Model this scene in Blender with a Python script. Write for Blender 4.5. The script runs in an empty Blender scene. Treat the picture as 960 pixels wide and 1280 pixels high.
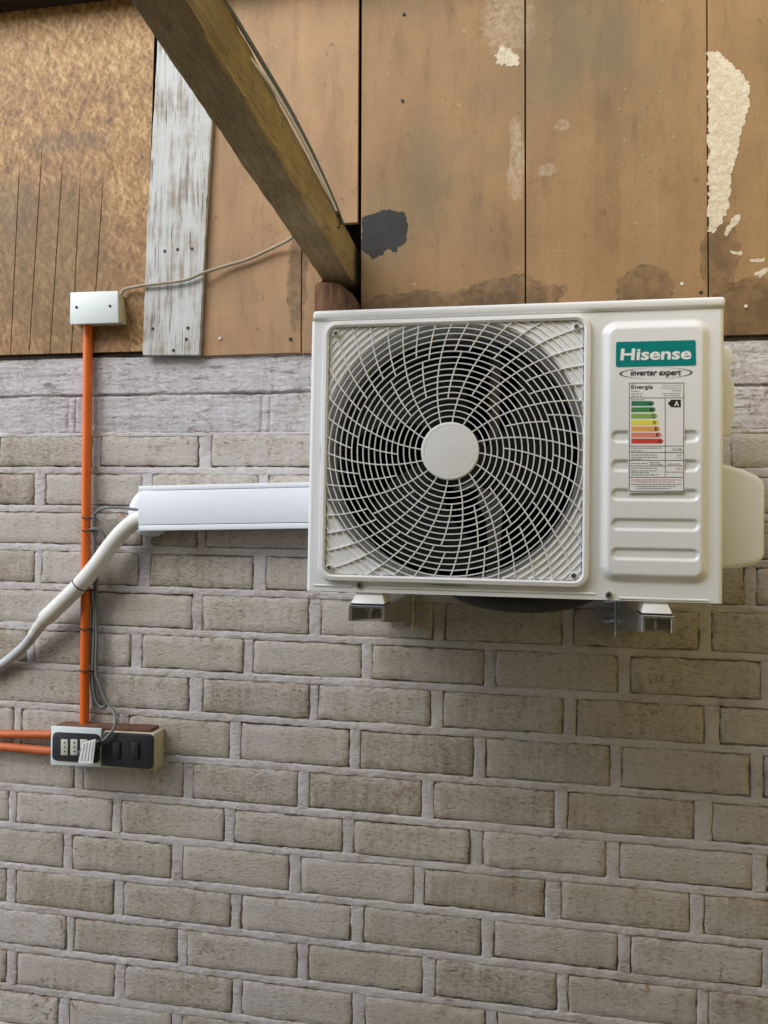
import bpy, bmesh, math, random
from mathutils import Vector, Matrix, noise
random.seed(7)
sc = bpy.context.scene
C = sc.collection

# ------------------------------------------------------------------ camera, sky, sun, exposure
D = 1.90            # camera to wall, metres
ZC = 1.62           # eye height
FPX = 961.0         # focal length in pixels of a 960 x 1280 picture
R3 = ((0.98409954, -0.0172023, 0.17678287), (0.01216789, 0.99949005, 0.02952273), (-0.17720057, -0.02690223, 0.98380701))
def P(px, py, d=0.0):
    """point of the plane d metres in front of the wall face that the photograph shows at (px, py)"""
    c = ((px - 480) / FPX, (py - 640) / FPX, 1.0)
    r = [sum(R3[k][i] * c[k] for k in range(3)) for i in range(3)]
    t = (D - d) / r[2]
    return Vector((r[0] * t, -d, ZC - r[1] * t))
def X(v): return (v.x, v.z)
cam = bpy.data.cameras.new('camera'); cam_o = bpy.data.objects.new('camera', cam); C.objects.link(cam_o)
cam.sensor_fit = 'VERTICAL'; cam.sensor_height = 36.0; cam.lens = 36.0 * FPX / 1280.0
cam.clip_start = 0.02; cam.clip_end = 500
def cw(v): return Vector((v[0], v[2], -v[1]))       # fit frame (right, down, forward) -> world
right, down, fwd = cw(R3[0]), cw(R3[1]), cw(R3[2])
m = Matrix((right, -down, -fwd)).transposed().to_4x4()
m.translation = (0, -D, ZC)
cam_o.matrix_world = m
sc.camera = cam_o

SUN_TO = Vector((-0.52, -0.64, 0.57)).normalized()   # towards the sun
world = bpy.data.worlds.new('World'); sc.world = world; world.use_nodes = True
wn = world.node_tree; bg = wn.nodes['Background']
sky = wn.nodes.new('ShaderNodeTexSky'); sky.sky_type = 'NISHITA'; sky.sun_disc = False
sky.sun_elevation = math.asin(SUN_TO.z); sky.sun_rotation = math.atan2(SUN_TO.x, SUN_TO.y)
sky.air_density = 1.0; sky.dust_density = 0.6; sky.ozone_density = 1.0
wn.links.new(sky.outputs[0], bg.inputs[0]); bg.inputs[1].default_value = 0.15
sl = bpy.data.lights.new('sun', 'SUN'); sl.energy = 1.4; sl.angle = math.radians(48); sl.color = (1.0, 0.94, 0.84)
so = bpy.data.objects.new('sun', sl); C.objects.link(so); so.location = SUN_TO * 6
so.rotation_euler = SUN_TO.to_track_quat('Z', 'Y').to_euler()
sc.view_settings.view_transform = 'Standard'; sc.view_settings.look = 'None'
sc.view_settings.gamma = 1.0; sc.view_settings.use_curve_mapping = False
sc.view_settings.exposure = 1.42

# ------------------------------------------------------------------ material helpers
class NT:
    def __init__(s, name, rough=0.6, spec=0.4, metal=0.0):
        s.m = bpy.data.materials.new(name); s.m.use_nodes = True
        s.t = s.m.node_tree; s.b = s.t.nodes['Principled BSDF']
        s.b.inputs['Roughness'].default_value = rough; s.b.inputs['Metallic'].default_value = metal
        s.b.inputs['Specular IOR Level'].default_value = spec
        s.pos = s.n('ShaderNodeNewGeometry').outputs['Position']
    def n(s, k, **kw):
        x = s.t.nodes.new(k)
        for a, v in kw.items(): setattr(x, a, v)
        return x
    def put(s, sock, v):
        if hasattr(v, 'is_linked') or hasattr(v, 'links'): s.t.links.new(v, sock)
        else:
            if sock.type == 'RGBA' and len(v) == 3: v = (*v, 1)
            sock.default_value = v
    def mp(s, scale=(1, 1, 1), rot=(0, 0, 0), vec=None):
        x = s.n('ShaderNodeMapping'); s.put(x.inputs[0], vec or s.pos)
        x.inputs['Scale'].default_value = scale; x.inputs['Rotation'].default_value = rot
        return x.outputs[0]
    def noise(s, scale, detail=4, rough=0.55, vec=None, dist=0.0):
        x = s.n('ShaderNodeTexNoise'); s.put(x.inputs['Vector'], vec or s.pos)
        x.inputs['Scale'].default_value = scale; x.inputs['Detail'].default_value = detail
        x.inputs['Roughness'].default_value = rough; x.inputs['Distortion'].default_value = dist
        return x.outputs['Fac']
    def voro(s, scale, feature='F1', out='Distance', vec=None):
        x = s.n('ShaderNodeTexVoronoi', feature=feature); s.put(x.inputs['Vector'], vec or s.pos)
        x.inputs['Scale'].default_value = scale
        return x.outputs[out]
    def ramp(s, v, *stops):
        x = s.n('ShaderNodeValToRGB'); s.put(x.inputs[0], v); e = x.color_ramp.elements
        while len(e) < len(stops): e.new(0.5)
        for k, (p, c) in enumerate(stops):
            e[k].position = p
            e[k].color = (c, c, c, 1) if isinstance(c, (int, float)) else (*c, 1)
        return x.outputs[0]
    def mix(s, f, a, b, mode='MIX'):
        x = s.n('ShaderNodeMix', data_type='RGBA', blend_type=mode)
        s.put(x.inputs[0], f); s.put(x.inputs[6], a); s.put(x.inputs[7], b)
        return x.outputs[2]
    def math(s, op, a, b=0.0, c=0.0):
        x = s.n('ShaderNodeMath', operation=op); s.put(x.inputs[0], a); s.put(x.inputs[1], b); s.put(x.inputs[2], c)
        return x.outputs[0]
    def sep(s, vec=None):
        x = s.n('ShaderNodeSeparateXYZ'); s.put(x.inputs[0], vec or s.pos); return x.outputs
    def blob(s, px, py, rx, ry, amp=0.5, scale=14, soft=0.15, ring=False):
        """stain with a ragged outline round a point of the wall"""
        c = P(px, py, 0.01); k = (D / FPX)
        o = s.sep()
        u = s.math('DIVIDE', s.math('SUBTRACT', o[0], c.x), rx * k); w = s.math('DIVIDE', s.math('SUBTRACT', o[2], c.z), ry * k)
        d = s.math('SQRT', s.math('ADD', s.math('MULTIPLY', u, u), s.math('MULTIPLY', w, w)))
        d = s.math('ADD', d, s.math('MULTIPLY', s.math('SUBTRACT', s.noise(scale, 6, 0.6), 0.5), amp * 2))
        if ring: return s.ramp(s.math('MULTIPLY', d, 0.5), (0.0, 0.45), (0.44, 0.5), (0.485, 1.0), (0.52, 0.0))
        return s.ramp(s.math('MULTIPLY', d, 0.5), (0.5 - soft, 1.0), (0.5, 0.0))
    def bump(s, h, strength=0.5, dist=0.002):
        x = s.n('ShaderNodeBump'); s.put(x.inputs['Height'], h)
        x.inputs['Strength'].default_value = strength; x.inputs['Distance'].default_value = dist
        prev = s.b.inputs['Normal']
        if prev.is_linked: s.t.links.new(prev.links[0].from_socket, x.inputs['Normal'])
        s.t.links.new(x.outputs[0], prev)
    def col(s, v): s.put(s.b.inputs['Base Color'], v); return s.m
    def rnd(s): return s.n('ShaderNodeObjectInfo').outputs['Random']

def plain(name, c, rough=0.5, metal=0.0, spec=0.4, vary=0.06, bump=0.0, scale=30):
    t = NT(name, rough, spec, metal)
    f = t.noise(scale, 5)
    a = tuple(max(0, q * (1 - vary)) for q in c); b = tuple(min(1, q * (1 + vary)) for q in c)
    if bump: t.bump(t.noise(scale * 6, 4), bump, 0.001)
    return t.col(t.ramp(f, (0.3, a), (0.7, b)))

MT = {}
def brick_mat(name, smear):
    t = NT(name, 0.88, 0.2)
    streak = t.noise(1.0, 6, 0.6, t.mp((60, 60, 7)))
    blot = t.noise(11, 8, 0.65)
    dash = t.noise(1.0, 7, 0.72, t.mp((70, 70, 150), (0, 0.15, 0)))          # short brush strokes and drag marks
    fine = t.noise(190, 5, 0.75)
    layer = t.noise(1.0, 8, 0.68, t.mp((13, 13, 80)))
    w = t.math('ADD', t.math('MULTIPLY', streak, 0.40), t.math('MULTIPLY', blot, 0.60))
    w = t.math('ADD', w, t.math('MULTIPLY', t.math('SUBTRACT', dash, 0.5), 0.75))
    w = t.math('ADD', w, t.math('MULTIPLY', t.math('SUBTRACT', fine, 0.5), 0.35))
    w = t.math('ADD', w, t.math('MULTIPLY', t.math('SUBTRACT', t.rnd(), 0.5), 0.22))
    paint, mid, worn, brown = (0.565, 0.53, 0.495), (0.485, 0.442, 0.39), (0.385, 0.335, 0.275), (0.235, 0.185, 0.135)
    if smear: paint, mid, worn, brown = (0.61, 0.595, 0.625), (0.54, 0.52, 0.535), (0.43, 0.40, 0.395), (0.25, 0.21, 0.18)
    c = t.ramp(w, (0.36, paint), (0.51, mid), (0.62, worn), (0.80, brown))
    if not smear:
        c = t.mix(t.ramp(t.n('ShaderNodeTexWhiteNoise', noise_dimensions='1D').outputs[0] if False else t.math('FRACT', t.math('MULTIPLY', t.rnd(), 7.31)), (0.0, 0.0), (1.0, 0.55)), c, t.mix(0.5, c, (0.47, 0.40, 0.29)))
        c = t.mix(t.math('MULTIPLY', t.ramp(t.noise(5.5, 6, 0.6), (0.50, 0.0), (0.64, 0.7)), t.ramp(t.noise(70, 6, 0.7), (0.35, 0.3), (0.6, 1.0))), c, (0.575, 0.545, 0.53))
        c = t.mix(t.math('MULTIPLY', t.ramp(t.noise(3.7, 6, 0.65), (0.55, 0.0), (0.68, 0.5)), t.ramp(dash, (0.4, 0.2), (0.58, 1.0))), c, (0.22, 0.165, 0.115))
    pit = t.ramp(t.math('ADD', t.math('MULTIPLY', dash, 0.6), t.math('MULTIPLY', fine, 0.4)), (0.565, 0.0), (0.63, 0.8))
    c = t.mix(pit, c, (0.135, 0.105, 0.08))
    if smear:
        ly = t.math('MULTIPLY', t.ramp(layer, (0.535, 0.0), (0.62, 0.85)), t.ramp(t.noise(6, 5, 0.6), (0.42, 0.08), (0.58, 1.0))); c = t.mix(ly, c, (0.19, 0.16, 0.14))
    chip = t.math('MULTIPLY', t.ramp(t.noise(4.5, 5, 0.6), (0.56, 0.0), (0.66, 1.0)), t.ramp(t.noise(55, 6, 0.7), (0.52, 0.0), (0.60, 0.8)))
    c = t.mix(chip, c, (0.235, 0.135, 0.085))
    at = t.n('ShaderNodeAttribute', attribute_name='wear').outputs['Fac']        # paint chipped off the arrises
    bare = t.ramp(t.math('ADD', t.math('MULTIPLY', at, 0.30), t.math('ADD', t.math('MULTIPLY', t.noise(17, 7, 0.7), 0.7), t.math('MULTIPLY', dash, 0.3))), (0.725, 0.0), (0.82, 0.6))
    c = t.mix(bare, c, t.ramp(t.noise(5, 3), (0.45, (0.21, 0.155, 0.105)), (0.6, (0.30, 0.155, 0.08))))
    t.col(c)
    h = t.math('ADD', t.math('MULTIPLY', fine, -0.5), t.math('MULTIPLY', t.math('ADD', dash, blot), -0.8))
    t.bump(h, 0.75, 0.006)
    t.bump(pit, -0.8, 0.0025)
    if smear: t.bump(layer, -0.9, 0.010)
    return t.m
MT['brick'] = brick_mat('painted brick', False)
MT['render'] = brick_mat('smeared render', True)
t = NT('painted mortar', 0.88, 0.2)
a = t.noise(14, 8, 0.65); b = t.noise(170, 5, 0.75); e = t.noise(1.0, 7, 0.7, t.mp((45, 45, 120)))
w = t.math('ADD', t.math('ADD', t.math('MULTIPLY', a, 0.6), t.math('MULTIPLY', e, 0.4)), t.math('MULTIPLY', t.math('SUBTRACT', b, 0.5), 0.35))
c = t.ramp(w, (0.38, (0.64, 0.615, 0.61)), (0.53, (0.575, 0.54, 0.525)), (0.63, (0.46, 0.415, 0.385)), (0.74, (0.27, 0.22, 0.18)))
pm_ = t.ramp(t.math('ADD', t.math('MULTIPLY', e, 0.5), t.math('MULTIPLY', b, 0.5)), (0.585, 0.0), (0.65, 0.75))
c = t.mix(t.math('MULTIPLY', t.ramp(t.noise(4.3, 7, 0.65), (0.52, 0.0), (0.66, 0.6)), t.ramp(e, (0.4, 0.2), (0.58, 1.0))), c, (0.24, 0.185, 0.14))
c = t.mix(pm_, c, (0.16, 0.125, 0.10))
t.col(c); t.bump(t.math('ADD', t.math('ADD', a, e), t.math('MULTIPLY', b, 0.5)), 0.8, 0.006); t.bump(pm_, -0.7, 0.002); MT['mortar'] = t.m

# boards
def fibre_mat(name, base, stains=True):
    t = NT(name, 0.62, 0.3)
    big = t.noise(2.2, 5, 0.6); v = t.noise(1.0, 6, 0.6, t.mp((9, 9, 1.2))); fi = t.noise(160, 4, 0.7); sp = t.noise(34, 6, 0.65)
    f = t.math('ADD', t.math('ADD', t.math('MULTIPLY', big, 0.45), t.math('MULTIPLY', v, 0.35)), t.math('MULTIPLY', fi, 0.2))
    dk = tuple(q * 0.55 for q in base); lt = tuple(min(1, q * 1.3) for q in base)
    gy = (base[0] * 0.68, base[1] * 0.86, base[2] * 1.0)
    c = t.ramp(f, (0.33, dk), (0.5, base), (0.66, lt))
    c = t.mix(t.ramp(t.noise(3.1, 4, 0.6), (0.5, 0.0), (0.68, 0.6)), c, gy)
    c = t.mix(t.ramp(sp, (0.63, 0.0), (0.73, 0.55)), c, (0.10, 0.06, 0.03))
    c = t.mix(t.ramp(t.noise(47, 5, 0.6), (0.68, 0.0), (0.76, 0.6)), c, (0.55, 0.42, 0.26))
    c = t.mix(t.ramp(t.noise(1.0, 7, 0.7, t.mp((26, 26, 5))), (0.52, 0.0), (0.68, 0.45)), c, tuple(q * 0.5 for q in base))
    c = t.mix(t.ramp(t.noise(85, 7, 0.8), (0.56, 0.0), (0.70, 0.5)), c, tuple(q * 0.45 for q in base))
    if stains:
        for (px, py, rx, ry, am) in ((806, 362, 34, 30, .35), (900, 322, 22, 48, .4), (945, 392, 62, 42, .5), (545, 384, 110, 22, .6), (640, 372, 60, 26, .5), (372, 348, 14, 70, .6)):
            c = t.mix(t.math('MULTIPLY', t.blob(px, py, rx, ry, am, 26), t.ramp(t.noise(22, 7, 0.7), (0.38, 0.25), (0.62, 0.72))), c, (0.095, 0.060, 0.032))
            c = t.mix(t.math('MULTIPLY', t.blob(px, py, rx, ry, am, 26, ring=True), t.ramp(t.noise(40, 5, 0.7), (0.40, 0.1), (0.6, 0.75))), c, (0.055, 0.033, 0.018))
        for (px, py, rx, ry, am) in ((636, 20, 34, 60, .5), (646, 205, 12, 62, .6), (683, 213, 12, 10, .5), (703, 157, 10, 8, .6)):
            c = t.mix(t.math('MULTIPLY', t.math('MULTIPLY', t.blob(px, py, rx, ry, am, 30), t.ramp(t.noise(70, 6, 0.7), (0.4, 0.15), (0.6, 1.0))), 0.5), c, (0.50, 0.42, 0.31))
        for (px, py, rx, ry, am) in ((535, 215, 40, 95, .6), (770, 60, 30, 70, .6), (690, 60, 60, 130, .5)):
            c = t.mix(t.math('MULTIPLY', t.blob(px, py, rx, ry, am, 9, 0.35), 0.4), c, (0.14, 0.11, 0.07))
    t.col(c); t.bump(t.math('ADD', fi, t.math('MULTIPLY', sp, 0.6)), 0.25, 0.0015)
    return t.m
MT['fibre'] = fibre_mat('brown hardboard', (0.275, 0.170, 0.080))
MT['fibre_pale'] = fibre_mat('pale hardboard', (0.375, 0.228, 0.118))
t = NT('strand board', 0.6, 0.35)
wob = t.n('ShaderNodeMixRGB'); wob.blend_type = 'ADD'; wob.inputs[0].default_value = 1.0
nz = t.n('ShaderNodeTexNoise'); nz.inputs['Scale'].default_value = 12; t.put(nz.inputs['Vector'], t.pos)
sc_ = t.n('ShaderNodeVectorMath', operation='SCALE'); t.put(sc_.inputs[0], nz.outputs['Color']); sc_.inputs['Scale'].default_value = 0.012
ad = t.n('ShaderNodeVectorMath', operation='ADD'); t.put(ad.inputs[0], t.pos); t.put(ad.inputs[1], sc_.outputs[0]); q = ad.outputs[0]
fl = []
for k, (rz, sx, sz) in enumerate(((0.25, 95, 17), (-0.35, 85, 20), (0.9, 90, 24), (-1.0, 80, 26))):
    fl.append(t.noise(1.0, 3, 0.5, t.mp((sx, 5, sz), (0, 0, 0), t.mp((1, 1, 1), (0, rz, 0), q)), 0.15))
hi = t.math('MAXIMUM', t.math('MAXIMUM', fl[0], fl[1]), t.math('MAXIMUM', fl[2], fl[3])); lo = t.math('MINIMUM', t.math('MINIMUM', fl[0], fl[1]), fl[2])
f = t.math('ADD', t.math('MULTIPLY', hi, 0.55), t.math('MULTIPLY', lo, 0.45))
f = t.math('ADD', f, t.math('MULTIPLY', t.math('SUBTRACT', t.noise(130, 6, 0.75), 0.5), 0.30))
f = t.math('ADD', f, t.math('MULTIPLY', t.math('SUBTRACT', t.noise(7, 4, 0.6), 0.5), 0.22))
c = t.ramp(f, (0.36, (0.10, 0.050, 0.018)), (0.46, (0.25, 0.130, 0.045)), (0.54, (0.36, 0.205, 0.075)), (0.64, (0.54, 0.36, 0.17)))
c = t.mix(t.ramp(t.noise(38, 6, 0.7), (0.64, 0.0), (0.72, 0.75)), c, (0.07, 0.035, 0.015))
c = t.mix(t.math('MULTIPLY', t.blob(70, 335, 150, 165, .35, 6, 0.22), 0.55), c, (0.15, 0.092, 0.046))
c = t.mix(t.math('MULTIPLY', t.blob(10, 260, 55, 60, .5, 10, 0.3), 0.4), c, (0.13, 0.09, 0.06))
c = t.mix(t.math('MULTIPLY', t.blob(85, 180, 95, 20, .6, 14, 0.3), 0.5), c, (0.10, 0.065, 0.04))
t.col(c); t.bump(f, 0.55, 0.003); MT['osb'] = t.m
t = NT('weathered grey paint on wood', 0.7, 0.3)
g = t.noise(1.0, 7, 0.65, t.mp((75, 75, 4.5))); g2 = t.noise(1.0, 6, 0.6, t.mp((210, 210, 9))); bl = t.noise(11, 6, 0.65)
f = t.math('ADD', t.math('MULTIPLY', g, 0.6), t.math('MULTIPLY', bl, 0.4))
c = t.ramp(f, (0.3, (0.62, 0.64, 0.64)), (0.50, (0.50, 0.51, 0.50)), (0.58, (0.34, 0.31, 0.27)), (0.68, (0.15, 0.105, 0.07)))
c = t.mix(t.ramp(g2, (0.58, 0.0), (0.66, 0.85)), c, (0.10, 0.075, 0.055))
t.col(c); t.bump(t.math('ADD', g, g2), -0.5, 0.003); MT['plank'] = t.m
def wood_mat(name, a, b, d, axis):
    t = NT(name, 0.75, 0.25)
    s = [60, 60, 60]; s[axis] = 4
    g = t.noise(1.0, 7, 0.65, t.mp(tuple(s))); s2 = [160, 160, 160]; s2[axis] = 12
    g2 = t.noise(1.0, 6, 0.6, t.mp(tuple(s2))); bl = t.noise(9, 6, 0.6)
    f = t.math('ADD', t.math('MULTIPLY', g, 0.5), t.math('MULTIPLY', bl, 0.5))
    c = t.ramp(f, (0.32, a), (0.5, b), (0.7, d))
    c = t.mix(t.ramp(g2, (0.64, 0.0), (0.74, 0.55)), c, tuple(q * 0.35 for q in d))
    c = t.mix(t.ramp(t.noise(30, 7, 0.75), (0.58, 0.0), (0.68, 0.65)), c, tuple(q * 0.3 for q in d))
    s3 = [260, 260, 260]; s3[axis] = 20
    c = t.mix(t.ramp(t.noise(1.0, 6, 0.7, t.mp(tuple(s3))), (0.50, 0.0), (0.66, 0.6)), c, tuple(q * 0.5 for q in d))
    t.col(c); t.bump(t.math('ADD', g, t.math('ADD', g2, bl)), 0.9, 0.006)
    return t.m
MT['beam'] = wood_mat('rough sawn timber', (0.45, 0.36, 0.20), (0.34, 0.26, 0.135), (0.18, 0.125, 0.065), 1)
MT['stub'] = wood_mat('red brown timber', (0.26, 0.15, 0.075), (0.13, 0.065, 0.035), (0.05, 0.026, 0.018), 2)
MT['dark_wood'] = wood_mat('dark timber', (0.07, 0.05, 0.04), (0.045, 0.032, 0.025), (0.02, 0.015, 0.012), 0)
MT['pale_patch'] = NT('cream filler', 0.8, 0.25).m
t = NT('cream filler', 0.8, 0.25); a = t.noise(60, 6, 0.65); cr = t.voro(70, 'DISTANCE_TO_EDGE', 'Distance', t.mp((1, 1, 1)))
c = t.ramp(a, (0.35, (0.66, 0.60, 0.47)), (0.7, (0.50, 0.43, 0.31)))
c = t.mix(t.ramp(cr, (0.0, 0.6), (0.06, 0.0)), c, (0.40, 0.32, 0.21)); t.col(c); t.bump(a, 0.8, 0.004); t.bump(cr, 0.5, 0.002); MT['pale_patch'] = t.m
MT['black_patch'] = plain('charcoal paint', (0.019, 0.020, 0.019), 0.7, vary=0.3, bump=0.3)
# unit and fittings
MT['casing'] = plain('white enamel', (0.86, 0.87, 0.865), 0.28, spec=0.5, vary=0.015, scale=8)
MT['grille'] = plain('white grille plastic', (0.87, 0.87, 0.86), 0.35, vary=0.02)
MT['shroud'] = plain('grey shroud metal', (0.50, 0.50, 0.48), 0.45, vary=0.05)
MT['fan'] = plain('dark fan plastic', (0.016, 0.016, 0.015), 0.55, vary=0.1)
MT['coil'] = plain('dark coil fins', (0.013, 0.012, 0.010), 0.7, vary=0.2)
MT['steel'] = plain('zinc plated steel', (0.56, 0.56, 0.55), 0.28, metal=0.9, vary=0.08)
MT['screw_dark'] = plain('dull screw head', (0.16, 0.16, 0.15), 0.4, metal=0.5, vary=0.1)
MT['galv'] = plain('dull galvanised sheet', (0.62, 0.63, 0.60), 0.26, metal=0.75, vary=0.12, scale=60)
MT['foot'] = plain('white enamelled foot rail', (0.78, 0.78, 0.74), 0.3, vary=0.03)
MT['black'] = plain('black plastic', (0.012, 0.012, 0.013), 0.5, vary=0.2)
MT['tray'] = plain('black moulded tray', (0.014, 0.015, 0.014), 0.6, vary=0.2)
MT['teal'] = plain('teal print', (0.0, 0.235, 0.225), 0.35, vary=0.02)
MT['paper'] = plain('paper', (0.87, 0.87, 0.87), 0.5, vary=0.01)
MT['ink'] = plain('black print', (0.025, 0.022, 0.025), 0.45, vary=0.05)
MT['ink_grey'] = plain('grey print', (0.33, 0.33, 0.34), 0.5, vary=0.05)
MT['ink_red'] = plain('pink print', (0.70, 0.36, 0.34), 0.5, vary=0.05)
MT['white_print'] = plain('white print', (0.88, 0.89, 0.88), 0.4, vary=0.01)
for k, c in zip('ABCDEFG', ((0.03, 0.21, 0.11), (0.06, 0.27, 0.08), (0.26, 0.48, 0.10), (0.86, 0.80, 0.07), (0.84, 0.42, 0.11), (0.82, 0.27, 0.19), (0.70, 0.06, 0.045))):
    MT['bar' + k] = plain('energy bar ' + k, c, 0.5, vary=0.02)
MT['pvc'] = plain('white plastic trunking', (0.79, 0.83, 0.88), 0.35, vary=0.012)
MT['insul'] = plain('white pipe wrap', (0.78, 0.77, 0.72), 0.55, vary=0.04, bump=0.15)
MT['hose'] = plain('pale grey hose', (0.52, 0.53, 0.55), 0.35, vary=0.05)
MT['coupling'] = plain('cloudy plastic coupling', (0.66, 0.65, 0.60), 0.3, vary=0.08)
MT['orange'] = plain('orange conduit plastic', (0.72, 0.145, 0.018), 0.38, vary=0.06, scale=14)
MT['orange_dull'] = plain('dusty orange conduit plastic', (0.56, 0.13, 0.03), 0.5, vary=0.1, scale=20)
MT['box_white'] = plain('pale box plastic', (0.69, 0.765, 0.76), 0.45, vary=0.02)
MT['box_side'] = plain('yellowed box plastic', (0.56, 0.52, 0.36), 0.55, vary=0.1)
MT['cord'] = plain('grey cord sheath', (0.15, 0.16, 0.15), 0.5, vary=0.1)
MT['wire'] = plain('dusty beige cable', (0.34, 0.29, 0.21), 0.55, vary=0.15)
MT['plate_dark'] = plain('anthracite plastic', (0.028, 0.031, 0.034), 0.38, vary=0.1)
MT['module'] = plain('ivory socket plastic', (0.62, 0.60, 0.53), 0.4, vary=0.04)
MT['rust'] = plain('reddish dusty box edge', (0.16, 0.075, 0.045), 0.7, vary=0.3)
t = NT('concrete yard', 0.9, 0.2); a = t.noise(3, 8, 0.6); t.col(t.ramp(a, (0.35, (0.13, 0.11, 0.085)), (0.65, (0.20, 0.17, 0.13)))); t.bump(t.noise(60, 5), 0.4, 0.004); MT['concrete'] = t.m
MT['bounce_plaster'] = plain('ochre plaster', (0.80, 0.59, 0.21), 0.85, vary=0.12, bump=0.3)
MT['blocker'] = wood_mat('fence boards', (0.26, 0.19, 0.12), (0.19, 0.135, 0.085), (0.10, 0.07, 0.045), 2)

# ------------------------------------------------------------------ object helpers
def tag(o, label=None, cat=None, group=None, kind=None):
    if label: o['label'] = label
    if cat: o['category'] = cat
    if group: o['group'] = group
    if kind: o['kind'] = kind
    return o
def empty(name, loc, label, cat, group=None):
    o = bpy.data.objects.new(name, None); C.objects.link(o); o.location = loc; o.empty_display_size = 0.05
    return tag(o, label, cat, group)
def link(name, me, mat, parent=None):
    o = bpy.data.objects.new(name, me); C.objects.link(o)
    if mat is not None:
        me.materials.clear(); me.materials.append(MT[mat])
    if parent is not None:
        o.parent = parent
        if parent.type == 'EMPTY': o.matrix_parent_inverse = Matrix.Translation(parent.location).inverted()
    return o
class MB:
    """collects vertices and faces in world coordinates, builds ONE mesh object"""
    def __init__(s): s.v = []; s.f = []
    def add(s, vs, fs):
        o = len(s.v); s.v += [tuple(q) for q in vs]; s.f += [tuple(i + o for i in f) for f in fs]; return s
    def box(s, x0, x1, y0, y1, z0, z1):
        return s.add([(x0, y0, z0), (x1, y0, z0), (x1, y1, z0), (x0, y1, z0), (x0, y0, z1), (x1, y0, z1), (x1, y1, z1), (x0, y1, z1)],
                     [(0, 1, 5, 4), (1, 2, 6, 5), (2, 3, 7, 6), (3, 0, 4, 7), (4, 5, 6, 7), (3, 2, 1, 0)])
    def prism(s, poly, d0, d1):
        """polygon in the wall plane (list of (x, z)) from d0 to d1 in front of the wall"""
        n = len(poly)
        if sum(poly[i][0] * poly[(i + 1) % n][1] - poly[(i + 1) % n][0] * poly[i][1] for i in range(n)) < 0: poly = poly[::-1]
        vs = [(x, -d1, z) for x, z in poly] + [(x, -d0, z) for x, z in poly]
        return s.add(vs, [tuple(range(n)), tuple(range(2 * n - 1, n - 1, -1))] + [(i, n + i, n + (i + 1) % n, (i + 1) % n) for i in range(n)])
    def tube(s, pts, r, seg=12, caps=True, rs=None):
        pts = [Vector(p) for p in pts]; n = len(pts); o = len(s.v); up = None
        for i, p in enumerate(pts):
            tdir = (pts[min(i + 1, n - 1)] - pts[max(i - 1, 0)]).normalized()
            if up is None: up = tdir.orthogonal().normalized()
            up = (up - tdir * up.dot(tdir)).normalized(); sd = tdir.cross(up); rr = rs[i] if rs else r
            for k in range(seg):
                a = 2 * math.pi * k / seg; s.v.append(tuple(p + (up * math.cos(a) + sd * math.sin(a)) * rr))
        for i in range(n - 1):
            for k in range(seg):
                a, b = o + i * seg + k, o + i * seg + (k + 1) % seg; s.f.append((a, b, b + seg, a + seg))
        if caps:
            s.f.append(tuple(o + k for k in range(seg))[::-1]); s.f.append(tuple(o + (n - 1) * seg + k for k in range(seg)))
        return s
    def disc(s, c, r, d0, d1, seg=40):
        return s.prism([(c[0] + r * math.cos(2 * math.pi * k / seg), c[1] + r * math.sin(2 * math.pi * k / seg)) for k in range(seg)], d0, d1)
    def build(s, name, mat, parent=None, bevel=0.0, smooth=30, segs=2):
        me = bpy.data.meshes.new(name); me.from_pydata(s.v, [], s.f)
        bm = bmesh.new(); bm.from_mesh(me)
        if bevel:
            ed = [e for e in bm.edges if len(e.link_faces) == 2 and e.calc_face_angle(0) > 0.6]
            bmesh.ops.bevel(bm, geom=ed, offset=bevel, segments=segs, profile=0.5, affect='EDGES', clamp_overlap=True)
        bmesh.ops.recalc_face_normals(bm, faces=bm.faces); bm.to_mesh(me); bm.free()
        if smooth:
            me.shade_smooth(); me.set_sharp_from_angle(angle=math.radians(smooth))
        return link(name, me, mat, parent)
def pxpoly(pts, d): return [X(P(a, b, d)) for a, b in pts]
def smoothpath(pts, k=8):
    """Catmull-Rom through points"""
    pts = [Vector(p) for p in pts]; out = []
    for i in range(len(pts) - 1):
        p0, p1, p2, p3 = pts[max(i - 1, 0)], pts[i], pts[i + 1], pts[min(i + 2, len(pts) - 1)]
        for j in range(k):
            u = j / k
            out.append(0.5 * ((2 * p1) + (p2 - p0) * u + (2 * p0 - 5 * p1 + 4 * p2 - p3) * u * u + (3 * p1 - p0 - 3 * p2 + p3) * u ** 3))
    return out + [pts[-1]]
def rrect(x0, x1, z0, z1, r, k=6):
    out = []
    for cx, cz, a0 in ((x1 - r, z1 - r, 0), (x0 + r, z1 - r, 90), (x0 + r, z0 + r, 180), (x1 - r, z0 + r, 270)):
        for j in range(k + 1):
            a = math.radians(a0 + 90 * j / k); out.append((cx + r * math.cos(a), cz + r * math.sin(a)))
    return out
def nz1(x, y, s): return noise.noise(Vector((x, y, s)))
def ragged(poly, amp, step, seed):
    out = []; n = len(poly)
    for i in range(n):
        a, b = Vector(poly[i]), Vector(poly[(i + 1) % n]); k = max(1, int((b - a).length / step)); nd = Vector((-(b - a).y, (b - a).x)).normalized()
        for j in range(k):
            q = a.lerp(b, j / k); w = amp * (nz1(q.x * 70, q.y * 70, seed) + 0.8 * nz1(q.x * 190, q.y * 190, seed + 3) + 0.6 * nz1(q.x * 420, q.y * 420, seed + 5))
            out.append(tuple(q + nd * w))
    return out
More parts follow.
